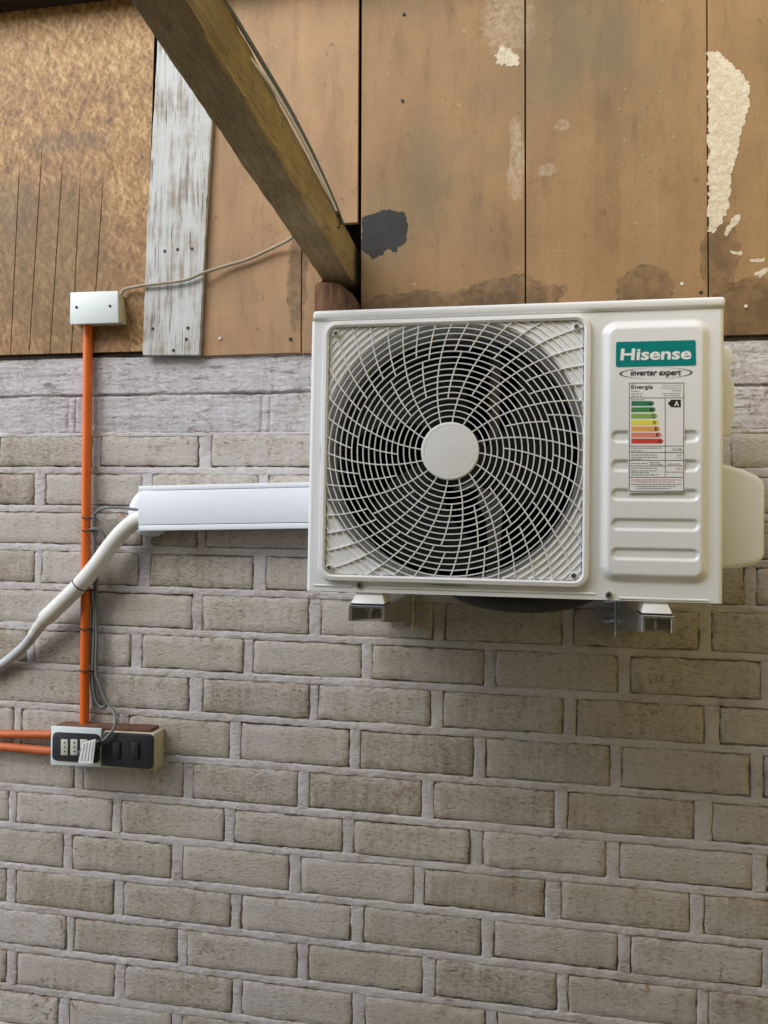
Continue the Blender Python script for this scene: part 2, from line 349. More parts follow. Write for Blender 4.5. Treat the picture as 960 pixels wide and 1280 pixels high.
def text(body, name, mat, parent, px0, px1, pyb, d, height_px=None, shear=0.0, bold=0.0, rise=0.0, scale_x=None):
    """lettering standing on the wall-parallel plane d, from px0 to px1, baseline pyb (photo pixels)"""
    cu = bpy.data.curves.new('lettering', 'FONT'); cu.body = body; cu.size = 1.0; cu.shear = shear; cu.offset = bold; cu.resolution_u = 3
    ob = bpy.data.objects.new('lettering', cu); C.objects.link(ob)
    dg = bpy.context.evaluated_depsgraph_get(); me = bpy.data.meshes.new_from_object(ob.evaluated_get(dg))
    bpy.data.objects.remove(ob)
    xs = [v.co.x for v in me.vertices]; ys = [v.co.y for v in me.vertices]
    a = P(px0, pyb, d); b = P(px1, pyb + rise, d); w = (b - a).length
    kx = w / (max(xs) - min(xs)); kz = kx if height_px is None else (height_px * (D - d) / FPX) / (max(ys) - min(0, min(ys)) if 'p' not in body and 'g' not in body else max(ys))
    e = (b - a).normalized(); x0 = min(xs)
    for v in me.vertices:
        u, w_ = (v.co.x - x0) * kx, v.co.y * kz
        v.co = a + e * u + Vector((0, 0, 1)) * w_
    return link(name, me, mat, parent)

# ------------------------------------------------------------------ ground, and unseen walls added to shape the light
g = MB(); g.add([(-60, 60, 0), (60, 60, 0), (60, -60, 0), (-60, -60, 0)], [(0, 1, 2, 3)])
tag(g.build('ground', 'concrete', smooth=0), kind='structure')
tag(MB().box(-4.0, 3.2, -2.85, -2.7, 0, 3.9).build('added_light_blocker', 'blocker', smooth=0), kind='structure')  # added out of view, tall enough to darken the foot of the wall
tag(MB().box(0.95, 1.1, -2.7, 0.3, 0, 6.0).build('added_bounce_wall', 'bounce_plaster', smooth=0), kind='structure')  # added out of view to bounce warm light in from the right

# ------------------------------------------------------------------ brick wall
WX0, WX1 = -2.6, 0.95
rowtop = [-.462, -.355, -.248, -.145, -.040, .066, .172, .281, .388, .495, .610, .719, .822, .931, 1.038, 1.146, 1.253, 1.360, 1.467]
def wx(px, rel):
    """wall x of the point seen in column px at height rel below the eye"""
    py = 660
    for _ in range(12):
        q = P(px, py, 0); py += ((ZC - rel) - q.z) * -FPX / D
    return P(px, py, 0).x
heads = {   # head joints measured course by course
 1: [(84, 94), (322, 340), (640, 655)], 2: [(115, 126), (248, 265), (400, 416), (900, 914)],
 3: [(43, 57), (177, 191), (322, 336), (478, 494), (640, 655), (790, 806), (926, 940)],
 4: [(107, 118), (178, 190), (246, 258), (400, 414), (905, 920)],
 5: [(43, 53), (173, 188), (316, 333), (470, 486), (625, 640), (785, 800), (930, 946)],
 6: [(107, 119), (240, 254), (386, 402), (541, 557), (702, 717), (873, 890)],
 7: [(33, 43), (163, 178), (304, 317), (452, 466), (605, 620), (772, 789), (950, 966)],
 8: [(107, 118), (236, 254), (387, 398), (538, 555), (703, 721), (880, 900)],
 9: [(17, 28), (148, 161), (287, 301), (437, 450), (592, 608), (762, 778), (937, 955)],
 10: [(93, 105), (229, 242), (372, 387), (527, 543), (693, 710), (867, 891)],
 11: [(11, 21), (140, 152), (280, 294), (428, 443), (587, 604), (757, 775), (940, 960)],
 12: [(79, 91), (214, 229), (361, 377), (517, 531), (681, 702), (862, 881)],
 13: [(8, 20), (142, 155), (288, 302), (438, 455), (601, 618), (772, 789), (953, 970)],
 14: [(83, 93), (222, 235), (371, 386), (528, 545), (696, 711), (871, 886)],
 15: [(8, 21), (143, 157), (290, 303), (440, 457), (606, 622), (774, 790)],
 16: [(73, 87), (214, 228), (364, 380), (520, 536), (690, 706)]}
wall = empty('brick_wall', (0, 0, 0), 'whitewashed brick wall with wide painted mortar joints below the wooden boards', 'wall')
def brick_mesh(mb, x0, x1, z0, z1, seed, proud, rough=1.0):
    rnd = random.Random(seed); L, H = x1 - x0, z1 - z0
    def axis(n, w):
        e = [0, .0014, .0042]
        return e + [.0042 + (w - .0084) * k / n for k in range(1, n)] + [w - q for q in reversed(e)]
    us, ws = axis(max(2, int(L / .014)), L), axis(max(2, int(H / .016)), H)
    tx, tz = rnd.uniform(-.010, .010), rnd.uniform(-.018, .018); rc = rnd.uniform(.004, .010)
    vs = []; nu, nw = len(us), len(ws)
    for j, w in enumerate(ws):
        for i, u in enumerate(us):
            e = min(u, L - u, w, H - w)
            du, dw = min(u, L - u), min(w, H - w)
            x, z = x0 + u, z0 + w
            if du < rc and dw < rc:                               # rounded corners
                q = Vector((rc - du, rc - dw)); k = max(q.x, q.y) / max(q.length, 1e-6)
                x += (1 if u < L / 2 else -1) * (q.x - q.x * k); z += (1 if w < H / 2 else -1) * (q.y - q.y * k)
            jx = rough * (.0032 * nz1(z * 55, x * 9, seed) + .0014 * nz1(z * 160, x * 9, seed + 4)) * (1 if du < .005 else .2); jz = rough * (.0034 * nz1(x * 38, z * 9, seed + 7) + .0018 * nz1(x * 130, z * 9, seed + 5)) * (1 if dw < .005 else .2)
            dep = -.0034 * max(0, 1 - e / .0042) ** 1.5
            y = -(proud + dep + tx * (u - L / 2) + tz * (w - H / 2) + .0013 * rough * nz1(x * 30, z * 55, seed) + .0013 * rough * nz1(x * 70, z * 130, seed + 2))
            vs.append((x + jx, y, z + jz))
    fs = [(j * nu + i, j * nu + i + 1, (j + 1) * nu + i + 1, (j + 1) * nu + i) for j in range(nw - 1) for i in range(nu - 1)]
    rim = [i for i in range(nu)] + [j * nu + nu - 1 for j in range(1, nw)] + [(nw - 1) * nu + i for i in range(nu - 2, -1, -1)] + [j * nu for j in range(nw - 2, 0, -1)]
    o = len(vs); vs += [(vs[i][0], .03, vs[i][2]) for i in rim]; n = len(rim)
    fs += [(rim[k], o + k, o + (k + 1) % n, rim[(k + 1) % n]) for k in range(n)]
    WEAR.setdefault(id(mb), []).extend([max(0, 1 - min(u, L - u, w * 1.6, (H - w)) / .012) for w in ws for u in us] + [1.0] * n)
    mb.add(vs, fs)
WEAR = {}; keep = []
far = MB(); mortar = MB(); smeared = MB(); nb = 0
def strip(mb, a, b, w0, w1, horizontal, seed, face):
    """one joint: rounded ribbon of mortar between a and b along the joint, w0..w1 across it"""
    n = max(2, int((b - a) / .006)); prof = ((0, -.0062), (.04, -.0012), (.12, -.0002), (.34, .0001), (.62, .0), (.88, -.0002), (.96, -.0012), (1, -.0062))
    vs = []
    for k in range(n + 1):
        s_ = a + (b - a) * k / n
        off = .0016 * nz1(s_ * 11, w0 * 7, seed); 
        for (f, dp) in prof:
            w = w0 + (w1 - w0) * f
            sm = .0045 * max(0, nz1(s_ * 7, w0 * 3, seed + 11) - .05) if horizontal else .002 * nz1(s_ * 20, w0, seed + 11)
            ed = 0 if .3 < f < .7 else (-sm if f < .5 else sm) + (.0024 * nz1(s_ * 60, w * 60, seed + 5) + .0014 * nz1(s_ * 170, w * 60, seed + 8))
            y = -(face + off + dp + .0013 * nz1(s_ * 34, w * 90, seed + 2) + .0011 * nz1(s_ * 95, w * 160, seed + 9) + .0008 * nz1(s_ * 210, w * 330, seed + 4))
            vs.append((s_, y, w + ed) if horizontal else (w + ed, y, s_))
    m_ = len(prof)
    mb.add(vs, [(k * m_ + i, (k + 1) * m_ + i, (k + 1) * m_ + i + 1, k * m_ + i + 1) for k in range(n) for i in range(m_ - 1)])
for r in range(len(rowtop) - 1):
    zt = ZC - rowtop[r]; bed = .020 if r > 1 else .012; zb = ZC - rowtop[r + 1] + bed
    relm = rowtop[r] + .045
    js = [(wx(a, relm), wx(b, relm)) for a, b in heads.get(r, [])]
    if not js: js = [(-.9 + (.15 if r % 2 else 0), -.872 + (.15 if r % 2 else 0))]
    # fill the hidden stretches and the ends with bricks of the usual length
    full = [js[0]]
    for j in js[1:]:
        gap = j[0] - full[-1][1]; n = max(1, round(gap / .285))
        if n > 1:
            step = (j[0] - full[-1][1] - .028 * (n - 1)) / n; p = full[-1][1]
            for k in range(n - 1): full.append((p + step, p + step + .028)); p += step + .028
        full.append(j)
    while full[0][0] > WX0 + .05:
        L = random.uniform(.266, .280); full.insert(0, (full[0][0] - L - .026, full[0][0] - L))
    while full[-1][1] < WX1 - .05:
        L = random.uniform(.274, .290); full.append((full[-1][1] + L, full[-1][1] + L + .028))
    smear = r <= 1
    proud = .0 if smear else .0016
    for k in range(len(full) - 1):
        x0, x1 = full[k][1], full[k + 1][0]
        if x1 - x0 < .03: continue
        pr = proud + random.uniform(-.0014, .0018)
        t0, t1 = zt + random.uniform(-.002, .001), zb + random.uniform(-.001, .002)
        if r <= 1: continue
        if -1.75 < x1 and x0 < 0.95 and r < 17:
            mb = MB(); brick_mesh(mb, x0, x1, t1, t0, nb * 3.7, pr, 1.0 if not smear else 1.8); nb += 1
            bo = mb.build('brick', 'render' if smear else 'brick', wall, smooth=50)
            at = bo.data.attributes.new('wear', 'FLOAT', 'POINT'); at.data.foreach_set('value', WEAR[id(mb)]); keep.append(mb)
        else: brick_mesh(far, x0, x1, t1, t0, nb * 3.7 + k, pr)
    face = .0010 if not smear else .0012
    GAP = (-.0005, .0008)
    if r == 0: continue
    if r == 1: strip(mortar, WX0, WX1, ZC - rowtop[2] - .003, ZC - rowtop[2] + .008, True, 1.3, face); continue
    zlo = ZC - rowtop[r + 1]
    strip(mortar, WX0, WX1, zlo + GAP[0] * (r > 0), zlo + bed - GAP[1] * (r > 0), True, r * 1.3, face)
    for (a, b) in full: strip(mortar if r > 1 else smeared, zb - .002, zt + .002, a + (.0003 if r > 1 else -.006), b - (.0003 if r > 1 else -.006), False, r * 2.1 + a, face - (.0008 if r > 1 else .0008))
tag(far.build('brick_mass', 'brick', wall, smooth=50), kind='stuff')
mortar.build('mortar', 'mortar', wall, smooth=60)
MB().box(WX0, WX1, .012, .14, 0, ZC + .47).build('wall_core', 'mortar', wall, smooth=0)
ftop = ZC - rowtop[-1] + .018
MB().box(WX0, WX1, -.012, .012, 0, ftop - .02).build('plinth', 'mortar', wall, bevel=.006)
# thick render smeared over the top course
band = MB(); n = 780; mrows = 70; vs = []
hj = [wx(90, -.30), wx(332, -.30), wx(648, -.30)]; hj += [hj[0] - .29, hj[0] - .58, hj[0] - .87, hj[2] + .30]
for k in range(n + 1):
    x = WX0 + (WX1 - WX0) * k / n
    top = ZC + .4660 + .006 * nz1(x * 13, 0, 5) + .005 * nz1(x * 55, 0, 9) + .003 * nz1(x * 150, 0, 2)
    bot = ZC + .2515 + .0040 * nz1(x * 9, 3, 5) + .0030 * nz1(x * 50, 3, 9) + .0022 * nz1(x * 170, 3, 2)
    crk = ZC + .3570 + .0035 * nz1(x * 8, 7, 5) + .0022 * nz1(x * 45, 7, 9); cs = .85 + 1.2 * nz1(x * 5, 9, 1)
    for j in range(mrows + 1):
        f = j / mrows; z = bot + (top - bot) * f
        e = min(f, 1 - f) * (top - bot)
        d = .0028 + .0022 * nz1(x * 4, z * 30, 4) + .0014 * nz1(x * 20, z * 110, 6) + .0008 * nz1(x * 80, z * 200, 8)
        if z < crk: d -= .0022
        d -= .011 * max(0, min(1, cs)) * max(0, 1 - abs(z - crk) / .0040)
        if z < crk - .004:
            for hx in hj: d -= .0036 * max(0, 1 - abs(abs(x - hx) - .011) / .0045)
        d -= .012 * max(0, 1 - e / .0045) ** 2
        vs.append((x, -d, z))
band.add(vs, [(k * (mrows + 1) + i, (k + 1) * (mrows + 1) + i, (k + 1) * (mrows + 1) + i + 1, k * (mrows + 1) + i + 1) for k in range(n) for i in range(mrows)])
o = band.build('render_band', 'render', wall, smooth=60); o['label'] = 'rough pale render smeared along the top of the bricks'

# ------------------------------------------------------------------ board cladding above the bricks
clad = empty('board_cladding', (0, 0, ZC + .48), 'patchwork of brown and tan boards nailed above the brick wall', 'wall')
ZB, ZT = ZC + .476, ZC + 1.62
MB().box(WX0, WX1, .10, .12, ZB - .02, ZT).build('cavity_shade_sheet', 'dark_wood', clad, smooth=0)  # dark sheet standing for the unlit hollow behind the boards
def board(poly, d0, d1, name, mat, label=None, parent=None):
    mb = MB().prism(poly, d0, d1); o = mb.build(name, mat, parent or clad, bevel=.0012, segs=1, smooth=20)
    if label: o['label'] = label
    return o
def zx(px, py, d): return X(P(px, py, d))
# strand board with leaning saw grooves in its lower part
dO = .014
pl = [zx(196, -60, dO), zx(181, 446, dO)]
def edge(z): return pl[1][0] + (pl[0][0] - pl[1][0]) * (z - pl[1][1]) / (pl[0][1] - pl[1][1])
gx = []
for a, b in (((24, 215), (13, 445)), ((52, 195), (36, 445)), ((77, 220), (62, 445)), ((100, 230), (89, 445)), ((128, 240), (114, 445))):
    gx.append((zx(*a, dO), zx(*b, dO)))
mb = MB(); zb_ = ZC + .472; zt_ = ZT
zs = [zb_ + k * .04 for k in range(17)] + [zt_]
rowsv = []
for z in zs:
    xs = [(WX0, 0)]
    for (a, b) in gx:
        x = b[0] + (a[0] - b[0]) * (z - b[1]) / (a[1] - b[1]); dep = .0026 * max(0, min(1, (a[1] + .06 - z) / .12))
        xs += [(x - .0016, 0), (x, dep), (x + .0016, 0)]
    xs.append((edge(z), 0)); rowsv.append([(x, -dO + q, z) for x, q in xs])
nc = len(rowsv[0])
mb.add([v for rw in rowsv for v in rw], [(j * nc + i, j * nc + i + 1, (j + 1) * nc + i + 1, (j + 1) * nc + i) for j in range(len(zs) - 1) for i in range(nc - 1)])
mb.add([(WX0, -dO, zb_), (edge(zb_), -dO, zb_), (edge(zb_), .0, zb_), (WX0, .0, zb_)], [(0, 1, 2, 3)])
osb = mb.build('strand_board', 'osb', clad, smooth=0); osb['label'] = 'amber chip strand board with faint saw grooves'
# tan panel notched for the rafter, narrow strip beside it, three hardboard panels
dF = .012
board(pxpoly([(268, -70), (449, -70), (447, 278), (400, 281), (376.5, 292), (376, 441), (249, 445)], dF), 0, dF, 'panel', 'fibre_pale', 'tan board notched at its corner for the rafter')
board(ragged(pxpoly([(377.6, 296), (396, 318), (405, 348), (402, 352), (400, 441), (377, 442)], dF), .001, .01, 3.0), 0, dF - .001, 'panel_strip', 'fibre_pale')
board(pxpoly([(452.5, -70), (655.5, -70), (656.3, 434), (451, 440)], dF), 0, dF, 'panel', 'fibre')
board(pxpoly([(657.5, -70), (882.3, -70), (885, 424), (658, 434)], dF), 0, dF + .0015, 'panel', 'fibre')
p_ = pxpoly([(884.2, -70), (887, 420)], dF); board([p_[0], (WX1, p_[0][1]), (WX1, p_[1][1]), p_[1]], 0, dF, 'panel', 'fibre')
# studs behind the seams so that nothing shows through
MB().box(X(P(657, 200))[0] - .03, X(P(657, 200))[0] + .03, .002, .06, ZB - .01, ZT).build('stud', 'dark_wood', clad, smooth=0)
MB().box(X(P(885, 200))[0] - .03, X(P(885, 200))[0] + .03, .002, .06, ZB - .01, ZT).build('stud', 'dark_wood', clad, smooth=0)
MB().box(X(P(190, 200))[0] - .03, X(P(260, 200))[0] + .03, .002, .06, ZB - .01, ZT).build('stud', 'dark_wood', clad, smooth=0)
# dark strips standing in for the shadowed gap under the boards
MB().box(WX0, X(P(392, 440))[0], -.006, .05, ZC + .4605, ZC + .474).build('gap_shade_strip', 'dark_wood', clad, bevel=.002)
MB().box(X(P(450, 440))[0], WX1, -.006, .05, ZC + .462, ZC + .4785).build('gap_shade_strip', 'dark_wood', clad, bevel=.002)
# grey plank
dP = .027
o = board(ragged(pxpoly([(200, -70), (274, -70), (266, 130), (257, 280), (248.8, 443.5), (178, 444), (184, 280), (196, 70)], dP), .0012, .02, 8.0), .0145, dP, 'plank', 'plank', 'grey weathered plank with flaking paint and nail holes')
plank = o
for (a, b) in ((206, 314), (222, 312), (240, 311), (191, 411), (235, 410), (233, 424), (217, 438)):
    MB().disc(X(P(a, b, dP)), .0042, dP - .002, dP + .0012, 10).build('nail', 'black', plank)
for (a, b, mt) in ((852, 355, 'module'), (932, 383, 'module'), (275, 423, 'module'), (363, 424, 'black'), (505, 18, 'black'), (503, 126, 'black'), (876, 366, 'black')):
    MB().disc(X(P(a, b, dF)), .004, dF - .002, dF + .003, 10).build('nail', mt, clad)
# paint and filler
def crop(pts, ox, oy, s): return [(ox + a / s, oy + b / s) for a, b in pts]
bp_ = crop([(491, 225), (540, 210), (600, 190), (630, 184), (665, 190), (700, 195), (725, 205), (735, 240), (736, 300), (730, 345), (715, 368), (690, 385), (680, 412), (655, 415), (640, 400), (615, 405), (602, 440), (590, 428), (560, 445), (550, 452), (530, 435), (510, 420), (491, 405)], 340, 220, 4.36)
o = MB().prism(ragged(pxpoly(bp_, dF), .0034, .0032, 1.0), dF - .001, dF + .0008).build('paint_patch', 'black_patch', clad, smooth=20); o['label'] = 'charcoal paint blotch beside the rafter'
wp = crop([(304, 190), (345, 190), (385, 225), (430, 270), (455, 300), (458, 360), (440, 450), (420, 520), (400, 600), (385, 680), (382, 745), (360, 800), (330, 840), (306, 845)], 780, 0, 2.911)
o = MB().prism(ragged(pxpoly(wp, dF), .0065, .0035, 2.0), dF - .001, dF + .0012).build('filler_patch', 'pale_patch', clad, smooth=20); o['label'] = 'cracked cream filler patch along the board edge'
for k, q in enumerate(([(360, 850), (400, 790), (428, 775), (425, 800), (390, 840), (370, 858)], [(385, 912), (430, 918), (428, 928), (398, 926)], [(455, 945), (510, 938), (508, 950), (465, 954)], [(470, 1000), (522, 970), (526, 985), (500, 1010)], [(190, 885), (205, 850), (212, 850), (200, 888)])):
    MB().prism(ragged(pxpoly(crop(q, 780, 0, 2.911), dF), .0040, .0025, 4.0 + k), dF - .001, dF + .0022 - .0014).build('filler_fleck', 'pale_patch', clad, smooth=20)
for k, q in enumerate(([(612, 40), (632, -20), (656, -20), (655, 50), (640, 62), (648, 78), (622, 82), (618, 66)], [(644, 165), (651, 180), (654, 225), (650, 248), (645, 215)])):
    if k == 0: MB().prism(ragged(pxpoly([(628, 58), (640, 62), (648, 72), (648, 81), (634, 82), (620, 80), (618, 70)], dF), .0065, .0028, 14.0 + k), dF - .001, dF + .0007).build('filler_fleck', 'pale_patch', clad, smooth=20)

# wall plate above the boards
t_ = P(0, 16, .014).z
tag(MB().box(WX0, WX1, -.09, .1, t_, t_ + .12).build('wall_plate', 'dark_wood', bevel=.004), 'dark timber wall plate along the top of the strand board', 'timber')

# ------------------------------------------------------------------ rafter and its stub
c_ = ((690 - 480) / FPX, (764 - 640) / FPX, 1.0)
rd = [sum(R3[k][i] * c_[k] for k in range(3)) for i in range(3)]
bdir = Vector((rd[0], rd[2], -rd[1])).normalized()          # into the wall, slightly downwards
BL, BR, TR, TL = P(403, 351), P(442, 352), P(444, 305), P(405, 303)
raf = empty('rafter', BL, 'rough sawn timber rafter sloping down into the notch beside the dark gap', 'rafter')
mb = MB(); n = 150; length = 3.3; ring = []
for a, b in ((BL, BR), (BR, TR), (TR, TL), (TL, BL)):
    for f in (0.04, .10, .35, .65, .90, .96): ring.append(a.lerp(b, f))
for k in range(n + 1):
    s_ = -.09 + (length + .09) * k / n
    for i, p in enumerate(ring):
        q = p - bdir * s_; ctr = (BL + TR) * .5 - bdir * s_; o_ = (q - ctr)
        q = q + o_ * (.040 * nz1(s_ * 5, i * .9, 3) + .045 * nz1(s_ * 26, i * 2.1, 6)); mb.v.append(tuple(q))
m_ = len(ring)
for k in range(n):
    for i in range(m_): mb.f.append((k * m_ + i, k * m_ + (i + 1) % m_, (k + 1) * m_ + (i + 1) % m_, (k + 1) * m_ + i))
mb.f.append(tuple(range(m_))); mb.f.append(tuple(n * m_ + i for i in range(m_))[::-1])
mb.build('timber', 'beam', raf, smooth=40)
# staple on the lit side of the rafter
q = BR.lerp(TR, .72) - bdir * .17 + Vector((.003, 0, 0))
MB().tube(smoothpath([q + Vector((-.004, -.002, .012)), q + Vector((.004, 0, .013)), q + Vector((.004, 0, -.013)), q + Vector((-.004, .002, -.012))], 4), .0016, 6).build('staple', 'black', raf)
o = MB()
stub = ragged(pxpoly([(393, 357), (397, 352), (422, 353), (440, 366), (446, 376), (446, 440), (392, 440)], .05), .0012, .01, 6.0)
tag(o.prism(stub, -.09, .05).build('timber_stub', 'stub', bevel=.003), 'short red brown timber stub under the rafter end', 'timber')

# cables on the rafter and to the junction box
def on_edge(s_, up, out): return TR - bdir * s_ + Vector((out, 0, up))
tag(MB().tube(smoothpath([on_edge(s_, u, w) for s_, u, w in ((.13, -.012, .003), (.20, -.003, .005), (.30, .002, .008), (.42, .005, .010), (.54, .005, .010), (.66, .003, .006), (.78, .001, .001), (.92, .003, -.010), (1.2, .006, -.03), (2.2, .006, -.03))]), .0040, 8).build('roof_cable', 'cord'),
    'dark cable lying along the upper edge of the rafter', 'cable')
tag(MB().tube(smoothpath([on_edge(s_, u, w) for s_, u, w in ((.19, -.010, .003), (.28, -.007, .006), (.40, -.004, .008), (.52, -.004, .008), (.62, -.006, .004), (.70, -.012, -.003))]), .0032, 8).build('roof_cable', 'insul'),
    'pale thin cable beside the dark one on the rafter edge', 'cable')
pts = [P(149, 372, .03), P(156, 362, .026), P(175, 357.5, .034), P(200, 354.5, .037), P(232, 350, .037), P(252, 342, .036), P(280, 333, .026), P(310, 324, .024), P(345, 308, .028), P(366, 296, .05), P(380, 275, .09), P(392, 262, .13)]
tag(MB().tube(smoothpath(pts), .0042, 8).build('supply_cable', 'wire'), 'beige cable sagging from the pale junction box to the rafter', 'cable')

# ------------------------------------------------------------------ junction box
jb = empty('junction_box', P(118, 405, .02), 'small pale junction box above the orange conduit', 'junction box')
MB().prism(pxpoly([(89.5, 366), (146.5, 364.5), (150, 402), (89.5, 404)], .05), .012, .055).build('back_box', 'box_side', jb, bevel=.003)
MB().prism(pxpoly([(88, 365.5), (147.5, 363.5), (148, 403.5), (87.5, 405.5)], .06), .055, .0615).build('lid', 'box_white', jb, bevel=.002)
for a, b in ((95.5, 384), (137.5, 382.5)):
    MB().disc(X(P(a, b, .062)), .0038, .058, .0627, 14).build('screw', 'black', jb)

# ------------------------------------------------------------------ orange conduit, ties, horizontal conduits
cd = .020
tag(MB().tube([P(110, 403, cd), P(109, 520, cd), P(107.5, 650, cd), P(106.5, 780, cd), P(105.3, 908, cd)], .0122, 20).build('conduit', 'orange'), 'upright orange conduit between the junction box and the socket box', 'conduit')
tag(MB().tube([P(-330, 899, .022), P(-100, 911, .022), P(0, 917.5, .022), P(66, 918, .024)], .0112, 18).build('conduit', 'orange_dull'), 'upper of two level orange conduits entering the socket box', 'conduit')
tag(MB().tube([P(-330, 912, .022), P(-100, 926, .022), P(0, 933, .022), P(66, 939, .024)], .0112, 18).build('conduit', 'orange_dull'), 'lower of two level orange conduits entering the socket box', 'conduit')
def loop(cx, cy, rx, ry, d, dd, tilt, name, label, cat, group, n=26, r=.0020, mat='black'):
    c0 = P(cx, cy, d); pts = []
    for k in range(n + 1):
        a = 2 * math.pi * k / n
        pts.append(c0 + Vector((rx * math.cos(a), -ry * math.sin(a), tilt * math.cos(a))))
    return tag(MB().tube(pts, r, 6, caps=False).build(name, mat), label, cat, group)
for (x, y, lb) in ((109, 647.5, 'topmost black cable tie on the upright conduit, beside the cable bend'), (109, 663.5, 'second black cable tie down the upright conduit, above the slanting pipe'), (107.5, 737.5, 'black cable tie on the conduit just below the slanting pipe'),
        (107, 786, 'fourth black cable tie down the upright conduit, midway to the socket box'), (106.5, 838, 'lowest black cable tie on the upright conduit, above the cable loop')):
    loop(x + 2.5, y, .0195, .0150, cd, 0, -.001, 'cable_tie', lb, 'cable tie', 'cable ties on the conduit')

# ------------------------------------------------------------------ trunking, wall collar, pipe, hose, cords
tk = empty('pipe_trunking', P(280, 662, .04), 'white plastic pipe trunking running behind the outdoor unit', 'trunking')
T0, T1 = .006, .075
def tpoly(a, b, c, e, d): return [X(P(173, a, d)), X(P(700, b, d)), X(P(700, c, d)), X(P(173, e, d))]
tl, tr = P(173, 607.5, T1), P(384, 602.5, T1); bl, br = P(173, 663.5, T1), P(384, 660.5, T1)
ex = 2.0    # runs on behind the unit
TRX = tl + (tr - tl) * ex; BRX = bl + (br - bl) * ex
def band(f0, f1):
    q = lambda f: (X(tl.lerp(bl, f)), X(TRX.lerp(BRX, f)))
    a, b = q(f0), q(f1); return [a[0], a[1], b[1], b[0]]
MB().prism(band(.0, .035), T0, T1 - .004).prism(band(.965, 1.0), T0, T1 - .004).prism(band(.036, .964), T0, T0 + .003).build('base_channel', 'pvc', tk, bevel=.0012, segs=1)
MB().prism(band(.0, .105), T1 - .0035, T1).build('edge_strip', 'pvc', tk, bevel=.0014)
MB().prism(band(.878, 1.0), T1 - .0035, T1).build('edge_strip', 'pvc', tk, bevel=.0014)
MB().prism(band(.116, .868), T1 - .006, T1 + .0008).build('cover', 'pvc', tk, bevel=.0012)
col = P(188, 641, .008); mb = MB()
n = 48; prof = ((.064, 0), (.064, .004), (.058, .009), (.045, .012), (.0, .013)); vs = []
for (r_, dd) in prof:
    for k in range(n):
        a = 2 * math.pi * k / n; vs.append((col.x + r_ * math.cos(a), -.002 - dd, col.z + r_ * math.sin(a)))
mb.add(vs, [(j * n + k, j * n + (k + 1) % n, (j + 1) * n + (k + 1) % n, (j + 1) * n + k) for j in range(len(prof) - 1) for k in range(n)])
tag(mb.build('wall_collar', 'pvc', smooth=50), 'round white wall collar half hidden behind the trunking end', 'wall collar')
pp = smoothpath([P(235, 632, .046), P(200, 640, .046), P(172, 650, .047), P(155, 663, .048), P(140, 680, .05), P(121, 706, .054), P(100, 731, .054), P(78, 753, .050), P(57, 773, .045)], 8)
pipe = empty('insulated_pipe', P(56, 774, .04), 'white wrapped pipe slanting out of the trunking across the orange conduit', 'pipe')
MB().tube(pp, .0215, 24).build('wrap', 'insul', pipe, smooth=60)
q = P(100, 731.5, .054); qd = (P(88, 747, .055) - P(112, 718, .057)).normalized(); up = qd.orthogonal().normalized(); sd = qd.cross(up)
MB().tube([q + (up * math.cos(2 * math.pi * k / 30) + sd * math.sin(2 * math.pi * k / 30)) * .0222 for k in range(31)], .0015, 6, caps=False).build('tie_band', 'black', pipe)
cp = [P(60, 770, .0455), P(54, 776.5, .044), P(47.5, 785, .042), P(41.5, 794, .039)]
MB().tube(smoothpath(cp, 4), .0, 20, rs=[.0205, .020, .0175, .0165, .0175, .0165, .0160, .0170, .0158, .0152, .0150, .0146, .0146]).build('coupling', 'coupling', pipe, smooth=60)
hp = smoothpath([P(43.5, 791, .040), P(33, 805, .033), P(17, 820, .024), P(-4, 834, .02), P(-60, 858, .018), P(-200, 905, .018), P(-360, 950, .018)], 8)
hm = MB(); hr = [.0135 + (.0004 if k % 2 else 0) for k in range(len(hp))]; hm.tube(hp, 0, 20, rs=hr)
tag(hm.build('drain_hose', 'hose', smooth=60), 'pale grey drain hose dropping away from the pipe coupling', 'hose')
def cord(name, pts, r, label, mat='cord'): return tag(MB().tube(smoothpath(pts, 8), r, 10).build(name, mat, smooth=60), label, 'cable')
cord('flex_cable', [P(240, 640, .05), P(190, 639, .05), P(170, 637, .05), P(150, 634.5, .046), P(132, 635, .04), P(120, 641, .034), P(117.5, 655, .026), P(118, 700, .022), P(118.5, 740, .022), P(117.5, 800, .022), P(116, 832, .022), P(116.5, 858, .020), P(121, 878, .018), P(128, 884, .02), P(133, 878, .024), P(127, 860, .026), P(119, 842, .026)], .0037,
     'grey cord leaving the trunking end and looping beside the orange conduit')
cord('flex_cable', [P(112, 662, .036), P(122, 661, .034), P(129, 667, .03), P(131.5, 680, .026), P(127, 700, .022), P(121, 725, .024), P(120.5, 760, .024), P(121, 800, .024), P(120, 835, .026), P(124, 855, .026), P(134, 878, .03), P(142, 890, .04), P(144.5, 902, .06), P(140, 914, .078), P(131, 924, .082), P(122, 930, .082)], .0038,
     'grey cord bowing out by the conduit and ending at the socket plug')
cord('flex_cable', [P(114, 738, .012), P(115.5, 790, .012), P(114.5, 830, .012), P(114, 855, .010), P(117.5, 874, .010), P(123, 881, .010), P(127, 876, .010)], .0034, 'short grey cord end tucked against the wall beside the conduit')

